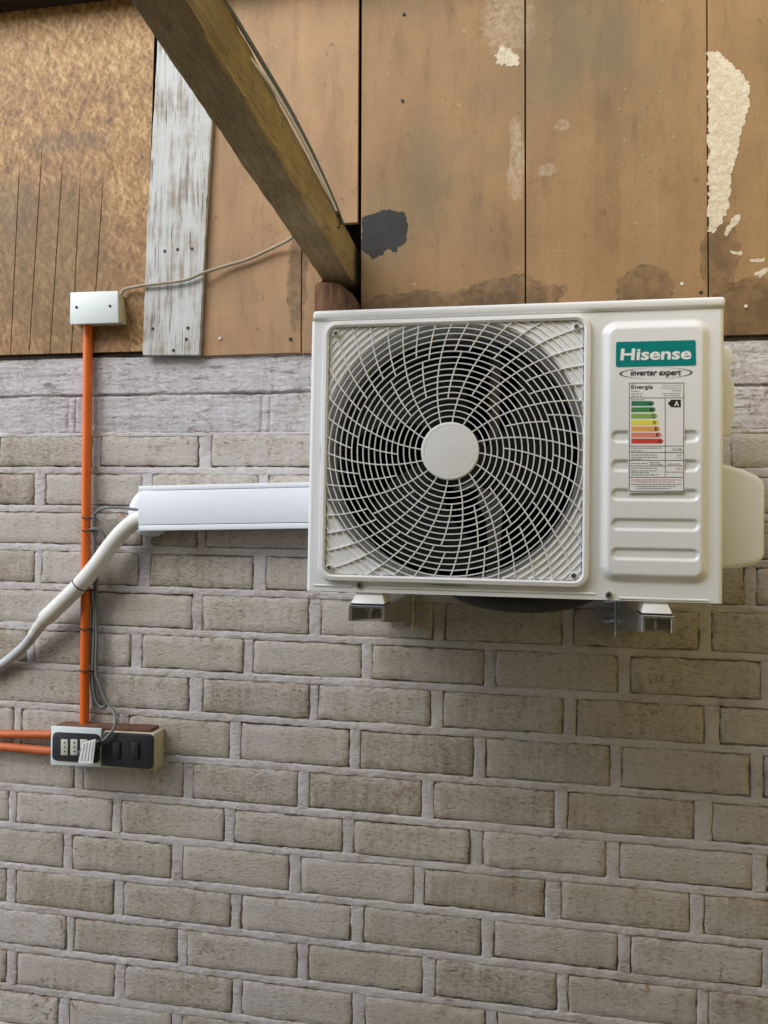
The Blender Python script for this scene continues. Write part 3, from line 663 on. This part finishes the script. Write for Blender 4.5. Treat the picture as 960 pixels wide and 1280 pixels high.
# ------------------------------------------------------------------ socket box
sb = empty('socket_box', P(130, 962, .03), 'twin electrical box with white socket plate and dark switch plate', 'socket')
BD = .058
MB().prism(pxpoly([(66, 909), (128, 911), (128, 957), (66, 955)], BD), .003, BD).build('back_box', 'rust', sb, bevel=.002)
MB().prism(pxpoly([(128.5, 914), (193, 917), (193, 963.5), (128.5, 959.5)], BD), .003, BD).build('back_box', 'box_side', sb, bevel=.002)
MB().prism(pxpoly([(70, 909.5), (189, 915.0), (189, 911.0), (70, 906.0)], BD - .01), .006, BD - .008).build('box_top', 'rust', sb, bevel=.001)
sp = MB().prism(pxpoly([(63.5, 907.5), (126.5, 911), (126, 959), (63, 956)], .066), BD, .0665).build('socket_plate', 'box_white', sb, bevel=.0025)
ins = MB().prism([X(P(a, b, .068)) for a, b in ((66, 920), (68, 916), (72, 915), (120, 917.5), (124, 919.5), (125, 923), (124.5, 949), (122.5, 953), (119, 953.6), (70, 950.5), (66.5, 948.5), (65.5, 945))], .066, .070).build('socket_insert', 'plate_dark', sb, bevel=.0012)
for x in (76.5, 88.5, 100.5):
    MB().prism(pxpoly([(x, 924), (x + 8.6, 924.4), (x + 8.4, 944), (x - .2, 943.6)], .0705), .069, .0722).build('socket_module', 'module', ins, bevel=.0008)
    for k in range(3):
        MB().disc(X(P(x + 4.2, 928.5 + 5.4 * k, .0722)), .0022, .071, .0727, 12).build('pin_hole', 'black', ins)
for a, b in ((71.5, 935), (71, 922), (71.5, 945)): MB().disc(X(P(a, b, .07)), .0016, .069, .0707, 10).build('screw', 'black', ins)
pl_ = MB().prism([X(P(a, b, .068)) for a, b in ((127.8, 920), (129.5, 916.6), (133, 915.6), (186, 918.6), (190, 920.6), (191, 925), (190.2, 956), (188.5, 960.4), (184, 961.6), (134, 957.6), (129.5, 956), (127.8, 952))], BD, .0700).build('switch_plate', 'plate_dark', sb, bevel=.003)
for x in (141, 164.5):
    MB().prism(pxpoly([(x, 928), (x + 9, 928.4), (x + 8.8, 948.5), (x - .2, 948)], .0715), .069, .0736).build('rocker', 'plate_dark', pl_, bevel=.0012)
    MB().prism(pxpoly([(x - 1, 927), (x + 10, 927.4), (x + 9.8, 949.7), (x - 1.2, 949)], .0703), .0695, .0706).build('rocker_surround', 'black', pl_)
# plug on the cord end and the paper tag
plug = MB().tube(smoothpath([P(126, 926, .086), P(119, 932, .085), P(109, 938, .082), P(98, 943, .078)], 5), 0, 14, rs=[.006, .007, .0085, .0095, .010, .0105, .011, .011, .0115, .0115, .012, .012, .0115, .011, .010, .006])
tag(plug.build('power_plug', 'plate_dark', smooth=60), 'dark moulded plug pushed into the socket insert', 'plug')
tg = empty('paper_tag', P(110, 954, .095), 'white printed paper tag hanging over the socket plate', 'tag')
tq = [P(103, 928, .099), P(119.5, 923.5, .099), P(116, 954.5, .099), P(97.5, 954, .099)]
sh = MB().prism([X(v) for v in tq], .0985, .0991).build('sheet', 'paper', tg)
for k in range(4):
    f = .18 + .22 * k
    a, b = tq[0].lerp(tq[1], f), tq[3].lerp(tq[2], f); a2, b2 = tq[0].lerp(tq[1], f + .07), tq[3].lerp(tq[2], f + .07)
    MB().prism([X(a.lerp(b, .1)), X(a2.lerp(b2, .1)), X(a2.lerp(b2, .9)), X(a.lerp(b, .9))], .0990, .0994).build('print_line', 'ink_grey', tg)

# ------------------------------------------------------------------ outdoor unit
F = .42             # front face, metres in front of the wall
BK = .12            # back face
k1 = (D - F) / FPX
ul, ur = P(386, 560, F).x, P(905, 560, F).x
ut, ub = (P(393, 388, F).z + P(905, 372, F).z) / 2, (P(382, 738, F).z + P(904, 755, F).z) / 2
ac = empty('air_conditioner', ((ul + ur) / 2, -(F + BK) / 2, ub), 'white outdoor air conditioner unit with round fan grille on wall brackets', 'air conditioner')
lidh = .020; RC = .009
mb = MB(); arc = 6                 # casing: sides with rounded front corners, back, floor
prof = [(ul, BK)] + [(ul + RC - RC * math.cos(math.pi / 2 * k / arc), F - RC + RC * math.sin(math.pi / 2 * k / arc)) for k in range(arc + 1)]
prof2 = [(ul + ur - x, d) for x, d in reversed(prof)]
for pr in (prof, prof2):
    n = len(pr); mb.add([(x, -d, ub) for x, d in pr] + [(x, -d, ut - lidh) for x, d in pr], [(i, i + 1, n + i + 1, n + i) for i in range(n - 1)])
mb.add([(ul, -BK, ub), (ur, -BK, ub), (ur, -BK, ut - lidh), (ul, -BK, ut - lidh)], [(0, 1, 2, 3)])
mb.add([(x, -d, ub) for x, d in prof] + [(x, -d, ub) for x, d in prof2], [tuple(range(2 * len(prof)))])
mb.build('casing', 'casing', ac, smooth=40)
lid = MB().box(ul + .004, ur + .001, -(F + .006), -BK + .004, ut - lidh, ut).build('top_lid', 'casing', ac, bevel=.007, segs=4)
# grille square
g1 = [P(409.4, 402.7, F), P(737.7, 395.7, F), P(733.6, 735.8, F), P(397.6, 721.6, F)]
gx0, gx1 = (g1[0].x + g1[3].x) / 2, (g1[1].x + g1[2].x) / 2; gz1, gz0 = (g1[0].z + g1[1].z) / 2, (g1[2].z + g1[3].z) / 2
gc = P(562, 563.5, F + .02); GX, GZ = gc.x, gc.z
RH = .2585                          # mouth of the fan opening
fp = MB()
zt_, zb_ = ut - lidh, ub; xr_ = P(743, 560, F).x
def quad(x0, x1, z0, z1): fp.add([(x0, -F, z0), (x1, -F, z0), (x1, -F, z1), (x0, -F, z1)], [(0, 1, 2, 3)])
i0, i1, j0, j1 = gx0 + .012, gx1 - .012, gz0 + .012, gz1 - .012
quad(ul + RC, i0, zb_, zt_); quad(i1, xr_, zb_, zt_); quad(i0, i1, zb_, j0); quad(i0, i1, j1, zt_)
# plate in the four corners, outside the round mouth
def sq(a):
    c, s_ = math.cos(a), math.sin(a); tx = ((i1 if c > 0 else i0) - GX) / c if abs(c) > 1e-6 else 9; tz = ((j1 if s_ > 0 else j0) - GZ) / s_ if abs(s_) > 1e-6 else 9
    return min(tx, tz)
n = 240
for k in range(n):
    a, b = 2 * math.pi * k / n, 2 * math.pi * (k + 1) / n
    ra, rb = sq(a), sq(b)
    if ra > RH or rb > RH:
        q = [(min(RH, ra), a), (max(ra, RH * .999), a), (max(rb, RH * .999), b), (min(RH, rb), b)]
        fp.add([(GX + r_ * math.cos(w), -(F + .0042), GZ + r_ * math.sin(w)) for r_, w in q], [(0, 1, 2, 3)])
# right-hand pressed panel, a height field
pz = (P(749, 560, F).x, P(888, 560, F).x, P(820, 730, F).z, P(820, 399.5, F).z)
slots = []
for y in (545.6, 582, 618.6, 656, 693):
    c0 = P(818.5, y, F + .01); slots.append((c0.x, c0.z, 49.5 * k1, 6.6 * k1))
def sdrr(x, z, cx, cz, hx, hz, r):
    qx, qz = abs(x - cx) - hx + r, abs(z - cz) - hz + r
    return math.hypot(max(qx, 0), max(qz, 0)) + min(max(qx, qz), 0) - r
def sst(a, b, x):
    u = max(0, min(1, (x - a) / (b - a))); return u * u * (3 - 2 * u)
RAISE = .011
def relief(x, z):
    s_ = sdrr(x, z, (pz[0] + pz[1]) / 2, (pz[2] + pz[3]) / 2, (pz[1] - pz[0]) / 2, (pz[3] - pz[2]) / 2, .030)
    h = RAISE * sst(0, -.019, s_)
    for (cx, cz, hx, hz) in slots:
        if abs(z - cz) < .03: h -= .0042 * sst(.0022, -.0042, sdrr(x, z, cx, cz, hx, hz, hz * .98))
    return h
nx = 150; nzz = 330; vs = []
for j in range(nzz + 1):
    z = zb_ + (zt_ - zb_) * j / nzz
    for i in range(nx + 1):
        x = xr_ + (ur - RC - xr_) * i / nx; vs.append((x, -(F + relief(x, z)), z))
pm = MB().add(vs, [(j * (nx + 1) + i, j * (nx + 1) + i + 1, (j + 1) * (nx + 1) + i + 1, (j + 1) * (nx + 1) + i) for j in range(nzz) for i in range(nx)])
fp.build('front_panel', 'casing', ac, smooth=30)
pm.build('pressed_panel', 'casing', ac, smooth=70)
# pressed ridges and screws near the lower edge
for a, b in (((393, 731.5), (441, 733)), ((459, 734), (744, 742.5)), ((774, 747.5), (886, 750.5))):
    p0, p1 = P(*a, F), P(*b, F); zz = (p0.z + p1.z) / 2 
    MB().tube([Vector((p0.x, -F + .001, p0.z)), Vector((p1.x, -F + .001, p0.z))], .0028, 10).build('pressed_ridge', 'casing', ac, smooth=60)
for a, b in ((449.5, 731.5), (761, 743.5)):
    q = P(a, b, F); s_ = MB().disc(X(q), .0068, F - .002, F + .004, 20).build('screw', 'steel', ac, bevel=.0015)
    MB().box(q.x - .004, q.x + .004, -F - .0046, -F - .003, q.z - .0008, q.z + .0008).box(q.x - .0008, q.x + .0008, -F - .0047, -F - .003, q.z - .004, q.z + .004).build('screw_slot', 'black', s_, smooth=0)
# shroud: bell mouth and tube
n = 96; sm = MB(); pr = ((RH, F + .0042), (RH - .004, F - .004), (.2510, F - .014), (.2485, F - .026), (.2475, F - .045), (.2475, F - .10)); vs = []
for r_, d in pr:
    for k in range(n): vs.append((GX + r_ * math.cos(2 * math.pi * k / n), -d, GZ + r_ * math.sin(2 * math.pi * k / n)))
sm.add(vs, [(j * n + k, j * n + (k + 1) % n, (j + 1) * n + (k + 1) % n, (j + 1) * n + k) for j in range(len(pr) - 1) for k in range(n)])
sm.build('fan_shroud', 'shroud', ac, smooth=60)
# coil and dark inside
MB().box(ul + .012, xr_ + .05, -(BK + .04), -(BK + .02), ub + .012, ut - lidh - .006).build('coil', 'coil', ac)
fins = MB()
for k in range(120):
    x = GX - .262 + .5240 * k / 119; fins.box(x - .0006, x + .0006, -(BK + .046), -(BK + .0405), ub + .02, ut - lidh - .01)
tag(fins.build('coil_fins', 'coil', ac, smooth=0), kind='stuff')
for a in (545, 618):                # upright rails that carry the motor
    x = P(a, 560, BK + .10).x
    MB().box(x - .011, x - .0085, -(BK + .11), -(BK + .085), ub + .012, ut - lidh - .004).box(x + .0085, x + .011, -(BK + .11), -(BK + .085), ub + .012, ut - lidh - .004).box(x - .0084, x + .0084, -(BK + .088), -(BK + .085), ub + .012, ut - lidh - .004).build('motor_rail', 'galv', ac, bevel=.0005, segs=1)
MB().disc((GX + .01, GZ - .005), .062, BK + .09, BK + .17, 32).build('motor', 'galv', ac, bevel=.008)
MB().prism(pxpoly([(598, 607), (620, 600), (628, 636), (625, 704), (612, 704), (607, 650), (597, 628)], .2315), .2295, .2320).build('motor_plate', 'foot', ac, bevel=.0006, segs=1)
# fan
fan = MB(); hubr = .062
fan.disc((GX, GZ), hubr, F - .10, F - .035, 40); fo = fan.build('fan', 'fan', ac, bevel=.006)
for b_ in range(3):
    vs = []; nr, na = 12, 14; a0 = math.radians(100 + 120 * b_)
    for i in range(nr + 1):
        r_ = hubr * .95 + (.236 - hubr) * i / nr; f = i / nr
        swp = math.radians(38) * f; wid = math.radians(62 + 22 * f)
        for j in range(na + 1):
            u = j / na; a = a0 + swp + wid * (u - .5)
            d = F - .095 + .052 * u + .010 * math.sin(math.pi * u) * f - .008 * f
            vs.append((GX + r_ * math.cos(a), -d, GZ + r_ * math.sin(a)))
    mb = MB().add(vs, [(i * (na + 1) + j, i * (na + 1) + j + 1, (i + 1) * (na + 1) + j + 1, (i + 1) * (na + 1) + j) for i in range(nr) for j in range(na)])
    mb.build('blade', 'fan', fo, smooth=60)
# grille
gr = MB()
outer, inner = rrect(gx0, gx1, gz0, gz1, .026, 8), rrect(gx0 + .0105, gx1 - .0105, gz0 + .0105, gz1 - .0105, .016, 8)
outer2 = rrect(gx0 - .003, gx1 + .003, gz0 - .003, gz1 + .003, .028, 8)
n = len(outer); lay = [(outer2, F - .0005), (outer2, F + .004), (outer, F + .0115), ([(a[0] * .35 + b[0] * .65, a[1] * .35 + b[1] * .65) for a, b in zip(outer, inner)], F + .0130), (inner, F + .0105), (inner, F + .0005)]
gr.add([(x, -d, z) for pts, d in lay for x, z in pts], [(j * n + k, j * n + (k + 1) % n, (j + 1) * n + (k + 1) % n, (j + 1) * n + k) for j in range(len(lay) - 1) for k in range(n)])
go = gr.build('fan_grille', 'grille', ac, smooth=40)
def inside(x, z): return sdrr(x, z, (gx0 + gx1) / 2, (gz0 + gz1) / 2, (gx1 - gx0) / 2 - .009, (gz1 - gz0) / 2 - .009, .016) < 0
def dome(r_): return F + .0065 + .008 * max(0, 1 - (r_ / .30) ** 2)
rib = MB()
def ribbon(pts, w, dp):
    """flat bar following pts ((x, z, d)), w wide, dp deep; only the stretch inside the rim"""
    run = []
    def flush():
        if len(run) > 1:
            o = len(rib.v); m_ = len(run)
            for i, (x, z, d) in enumerate(run):
                a, b = run[max(i - 1, 0)], run[min(i + 1, m_ - 1)]; tx, tz = b[0] - a[0], b[1] - a[1]; l = math.hypot(tx, tz) or 1; nx_, nz_ = -tz / l * w / 2, tx / l * w / 2
                rib.v.extend([(x + nx_ * .6, -d, z + nz_ * .6), (x - nx_ * .6, -d, z - nz_ * .6), (x - nx_, -d + dp * .35, z - nz_), (x - nx_ * .8, -d + dp, z - nz_ * .8), (x + nx_ * .8, -d + dp, z + nz_ * .8), (x + nx_, -d + dp * .35, z + nz_)])
            for i in range(m_ - 1):
                for j in range(6): rib.f.append((o + i * 6 + j, o + i * 6 + (j + 1) % 6, o + (i + 1) * 6 + (j + 1) % 6, o + (i + 1) * 6 + j))
        run.clear()
    for p in pts:
        if inside(p[0], p[1]): run.append(p)
        else:
            flush()
    flush()
r0, dr = .0555, .01150
rad = [r0 + dr * k for k in range(1, 27)]
for k, r_ in enumerate(rad):
    n = int(90 + r_ * 900)
    ribbon([(GX + r_ * math.cos(2 * math.pi * i / n), GZ + r_ * math.sin(2 * math.pi * i / n), dome(r_)) for i in range(n + 1)], .0024, .0042)
def spoke(th, ra, rb):
    pts = []
    n = max(3, int((rb - ra) / .004))
    for i in range(n + 1):
        r_ = ra + (rb - ra) * i / n; a = math.radians(th - .15 * (r_ - .054) / .00154)
        pts.append((GX + r_ * math.cos(a), GZ + r_ * math.sin(a), dome(r_) + .0006))
    ribbon(pts, .0026, .0048)
for k in range(16):
    th = 19 + 22.5 * k
    spoke(th, .050, .36)
    s1 = rad[3 if k % 2 else 4]; s2 = rad[10 if k % 3 else 11]
    spoke(th + 11.25, s1, s2)
    spoke(th + 7.3, s2, .36); spoke(th + 15.2, rad[11], .36)
tag(rib.build('grille_ribs', 'grille', go, smooth=35), kind='stuff')
cap = MB(); n = 48; pr = ((.0555, F + .008), (.0555, F + .0155), (.0535, F + .0175), (.0490, F + .0178), (.0480, F + .0168), (.0470, F + .0178), (.0001, F + .0192)); vs = []
for r_, d in pr:
    for k in range(n): vs.append((GX + r_ * math.cos(2 * math.pi * k / n), -d, GZ + r_ * math.sin(2 * math.pi * k / n)))
cap.add(vs, [(j * n + k, j * n + (k + 1) % n, (j + 1) * n + (k + 1) % n, (j + 1) * n + k) for j in range(len(pr) - 1) for k in range(n)])
cap.build('hub_cap', 'grille', go, smooth=35)
for a, b in ((419.5, 416.5), (720.5, 408), (717, 719.5), (411, 709.5)):
    c0 = P(a, b, F + .012); q = MB().disc(X(c0), .0062, F + .001, F + .0125, 18).build('screw_boss', 'grille', go, bevel=.0012)
    MB().disc(X(c0), .0046, F + .010, F + .0129, 14).build('screw', 'screw_dark', q)
# handle recess and valve cover on the right side
hd = F - .13
mb = MB().prism(pxpoly([(895, 433), (909, 433), (915, 437), (917, 444), (917, 452), (914, 456), (914, 472), (918, 475), (918, 524), (915, 527), (915, 543), (895, 545)], hd), hd - .07, hd)
mb.build('side_handle', 'casing', ac, bevel=.004, segs=3)
vd = F - .11
vc = MB().prism(pxpoly([(890, 580), (909, 580), (930, 586), (948, 594), (955, 600), (957.5, 608), (957, 694), (954, 702), (945, 707), (925, 710.5), (890, 711.5)], vd), BK + .03, vd)
vc.build('valve_cover', 'casing', ac, bevel=.012, segs=4)
# black drain tray bulging under the floor
tc = P(652, 740, .24); mb = MB(); n = 48; vs = []; lay = 8
for j in range(lay + 1):
    a = math.pi / 2 * j / lay; r_ = .155 * math.cos(a); dz = .046 * math.sin(a)
    for k in range(n): vs.append((tc.x + max(r_, .0005) * math.cos(2 * math.pi * k / n), -.255 + max(r_, .0005) * .8 * math.sin(2 * math.pi * k / n), ub + .002 - dz))
mb.add(vs, [(j * n + k, j * n + (k + 1) % n, (j + 1) * n + (k + 1) % n, (j + 1) * n + k) for j in range(lay) for k in range(n)])
mb.build('drain_tray', 'tray', ac, smooth=50)

# ---- brand sign and energy label on the pressed panel
G = F + RAISE
sg = MB().prism([X(P(a, b, G)) for a, b in ((770, 428.6), (771.2, 427.5), (868, 425.2), (869.4, 426.4), (870, 455.2), (868.8, 456.6), (771, 458.6), (769.8, 457.4))], G - .0005, G + .0009).build('brand_plate', 'teal', ac)
sg['label'] = 'teal brand plate'
text('Hisense', 'lettering', 'white_print', sg, 775.2, 864.2, 450.0, G + .0013, 14.6, shear=.06, bold=.028, rise=-1.6)
text('inverter expert', 'lettering', 'ink', ac, 788, 851.5, 469.2, G + .0009, 6.6, shear=.22, bold=.018, rise=-.6)
for a0, a1 in ((95, 262), (-85, 82)):           # the two sweeping arcs round the words
    mb = MB(); c0 = P(819.5, 466.3, G + .0008); n = 40; vs = []
    for k in range(n + 1):
        f = k / n; a = math.radians(a0 + (a1 - a0) * f); w = .0003 + .0028 * math.sin(math.pi * f) ** 1.5
        for s_ in (0, 1):
            vs.append((c0.x + (41.5 * k1 - w * s_) * math.cos(a), -(G + .0008), c0.z + (6.6 * k1 - w * .35 * s_) * math.sin(a)))
    mb.add(vs, [(2 * k, 2 * k + 1, 2 * k + 3, 2 * k + 2) for k in range(n)])
    mb.build('sweep', 'ink', ac, smooth=0)
def lp(a, b): return (760 + a / 6.857, 470 + b / 6.857)
def lrect(a0, b0, a1, b1, d): return [X(P(*lp(a, b), d)) for a, b in ((a0, b0), (a1, b0), (a1, b1), (a0, b1))]
lab = MB().prism([X(P(*lp(a, b), G)) for a, b in ((172, 50), (655, 42), (655, 994), (172, 1000))], G - .0005, G + .0006).build('energy_label', 'paper', ac)
lab['label'] = 'energy rating label with seven coloured bars'
D2 = G + .0010
fr = MB()
for r_ in ((180, 57, 652, 62), (180, 984, 652, 989), (180, 62, 184.5, 984), (646, 62, 650, 984), (184.5, 185, 646, 189), (184.5, 598, 646, 602), (184.5, 653, 646, 657), (184.5, 720, 646, 724), (184.5, 768, 646, 772), (184.5, 866, 646, 870)):
    fr.prism(lrect(*r_, D2), G + .0006, D2)
for r_ in ((488, 189, 492, 598), (488, 602, 492, 653), (488, 657, 492, 720), (488, 724, 492, 768), (488, 772, 492, 866)): fr.prism(lrect(*r_, D2), G + .0006, D2)
fr.build('label_rules', 'ink', lab, smooth=0)
for k, (ch, tip, yc) in enumerate(zip('ABCDEFG', (397, 410, 425, 437, 450, 462, 477), (235, 288, 343, 398, 452, 505, 557))):
    o = MB().prism([X(P(*lp(a, b), D2)) for a, b in ((200, yc - 20), (tip - 16, yc - 20), (tip, yc), (tip - 16, yc + 20), (200, yc + 20))], G + .0006, D2).build('rating_bar', 'bar' + ch, lab, smooth=0)
    a = lp(tip - 50, yc + 13); b = lp(tip - 24, yc + 13)
    text(ch, 'lettering', 'ink', lab, a[0], b[0], a[1], D2 + .0004, 3.9, bold=.02)
o = MB().prism([X(P(*lp(a, b), D2)) for a, b in ((512, 235), (542, 203), (624, 203), (624, 267), (542, 267))], G + .0006, D2).build('rating_arrow', 'ink', lab, smooth=0)
a, b = lp(566, 257), lp(610, 257); text('A', 'lettering', 'white_print', lab, a[0], b[0], a[1], D2 + .0005, 6.2, bold=.03)
a, b = lp(199, 109), lp(385, 107); text('Energía', 'lettering', 'ink', lab, a[0], b[0], a[1], D2, 4.8, bold=.012)
a, b = lp(468, 88), lp(630, 86); text('EQUIPO DE AIRE', 'lettering', 'ink_grey', lab, a[0], b[0], a[1], D2, 1.9)
a, b = lp(447, 110), lp(630, 108); text('ACONDICIONADO', 'lettering', 'ink_grey', lab, a[0], b[0], a[1], D2, 1.9)
a, b = lp(548, 131), lp(628, 130); text('Hisense', 'lettering', 'ink', lab, a[0], b[0], a[1], D2, 1.9)
a, b = lp(550, 640), lp(630, 639); text('12,78', 'lettering', 'ink', lab, a[0], b[0], a[1], D2, 3.0)
rr = random.Random(3)
pr = {'ink_grey': MB(), 'ink_red': MB()}                  # print too small to read: broken rules
def fine_print(a0, a1, y, mat='ink_grey', h=7):
    a = a0
    while a < a1 - 6:
        w = min(rr.uniform(12, 44), a1 - a); pr[mat].prism(lrect(a, y - h / 2, a + w, y + h / 2, D2), G + .0006, D2); a += w + 7
for a0, a1, y in ((199, 270, 129), (199, 305, 151), (199, 300, 171), (470, 620, 150), (478, 615, 168), (199, 318, 204), (199, 462, 617), (199, 300, 640), (199, 432, 676), (199, 425, 696), (199, 285, 711), (199, 340, 748), (357, 440, 740), (360, 465, 756), (512, 620, 754), (199, 420, 789), (199, 418, 812), (199, 350, 827), (199, 440, 846), (590, 630, 678), (590, 630, 700), (590, 630, 795), (500, 636, 823), (199, 630, 928), (235, 580, 945), (250, 540, 963)):
    fine_print(a0, a1, y)
for a0, a1, y in ((195, 630, 889), (232, 583, 906)): fine_print(a0, a1, y, 'ink_red')
tag(pr['ink_grey'].build('fine_print', 'ink_grey', lab, smooth=0), kind='stuff'); tag(pr['ink_red'].build('fine_print', 'ink_red', lab, smooth=0), kind='stuff')

# ------------------------------------------------------------------ wall brackets
def bracket(px0, px1, side, label):
    """channel arm under the unit; side = +1 when its web is on the right"""
    df = F + .018; a, b = P(px0, 752, df), P(px1, 752, df); x0, x1 = a.x, b.x
    zt = ub - .0245; W = x1 - x0; t_ = .0022
    root = empty('wall_bracket', ((x0 + x1) / 2, 0, zt - .09), label, 'bracket', 'wall brackets under the outdoor unit')
    hf, hb = .030, .078
    def flange(x, name):
        MB().add([(x - t_ / 2, -df, zt), (x + t_ / 2, -df, zt), (x + t_ / 2, -.002, zt), (x - t_ / 2, -.002, zt), (x - t_ / 2, -df, zt - hf), (x + t_ / 2, -df, zt - hf), (x + t_ / 2, -.002, zt - hb), (x - t_ / 2, -.002, zt - hb)],
                 [(0, 1, 2, 3), (4, 5, 6, 7), (0, 4, 5, 1), (1, 5, 6, 2), (2, 6, 7, 3), (3, 7, 4, 0)]).build(name, 'galv', root, bevel=.0006, segs=1)
    flange(x0 + t_ / 2, 'arm_side'); flange(x1 - t_ / 2, 'arm_side')
    MB().box(x0 + t_, x1 - t_, -df, -.002, zt - t_, zt - .0001).build('arm_top', 'galv', root, smooth=0)
    # folded lip round the open end
    MB().box(x0 - .001, x1 + .001, -df - .003, -df - .0005, zt - .0045, zt + .001).box(x0 - .001, x0 + .0045, -df - .003, -df - .0005, zt - hf, zt - .0046).box(x1 - .0045, x1 + .001, -df - .003, -df - .0005, zt - hf, zt - .0046).build('end_lip', 'steel', root, bevel=.0008, segs=1)
    MB().add([(x0 + .005, -df + .004, zt - hf + .002), (x1 - .005, -df + .004, zt - hf + .006), (x1 - .005, -df + .07, zt - hf - .006), (x0 + .005, -df + .07, zt - hf - .006)], [(0, 1, 2, 3)]).build('arm_floor', 'steel', root, smooth=0)
    xs = x1 if side > 0 else x0
    xo = xs + side * .0002
    MB().box(min(xo, xo + side * .003), max(xo, xo + side * .003), -.050, -.0025, zt - hb - .012, zt + .016).build('upright_angle', 'galv', root, bevel=.0008, segs=1)
    MB().box(min(xo, xo - side * .030), max(xo, xo - side * .030), -.0060, -.0024, zt - hb - .0125, zt + .0155).build('wall_leg', 'galv', root, bevel=.0008, segs=1)
    for dz in (-.012, -.058):
        q = Vector((xo + side * .0025, -.034, zt + dz))
        MB().tube([q, q + Vector((side * .024, 0, 0))], .0042, 10).tube([q, q + Vector((side * .010, 0, 0))], .0095, 6).build('bolt', 'steel', root)
    # foot rail of the unit, bolted through
    cx = (x0 + x1) / 2; ft = MB(); w0, w1 = W * .37, W * .50
    y0, y1 = -(F - .012), -(F - .06)
    ft.add([(cx - w1, y0 - .022, zt + .0035), (cx + w1, y0 - .022, zt + .0035), (cx + w1, y1, zt + .0035), (cx - w1, y1, zt + .0035), (cx - w0, y0 - .004, ub + .001), (cx + w0, y0 - .004, ub + .001), (cx + w0, y1, ub + .001), (cx - w0, y1, ub + .001)],
           [(0, 1, 5, 4), (1, 2, 6, 5), (2, 3, 7, 6), (3, 0, 4, 7), (4, 5, 6, 7), (3, 2, 1, 0)])
    fo_ = ft.build('foot_rail', 'foot', ac, bevel=.002)
    MB().box(cx - w1 * .98, cx + w1 * .98, y0 - .020, y1, zt + .0002, zt + .0034).build('rubber_pad', 'black', root, smooth=0)
    MB().tube([Vector((cx, -(F - .012), zt - .026)), Vector((cx, -(F - .012), zt + .004))], .004, 10).tube([Vector((cx, -(F - .012), zt - .012)), Vector((cx, -(F - .012), zt - .004))], .009, 6).build('bolt', 'steel', root)
    return root
bracket(437, 480, 1, 'galvanised wall bracket under the fan grille side of the unit')
bracket(803, 842, -1, 'galvanised wall bracket under the labelled side of the unit')
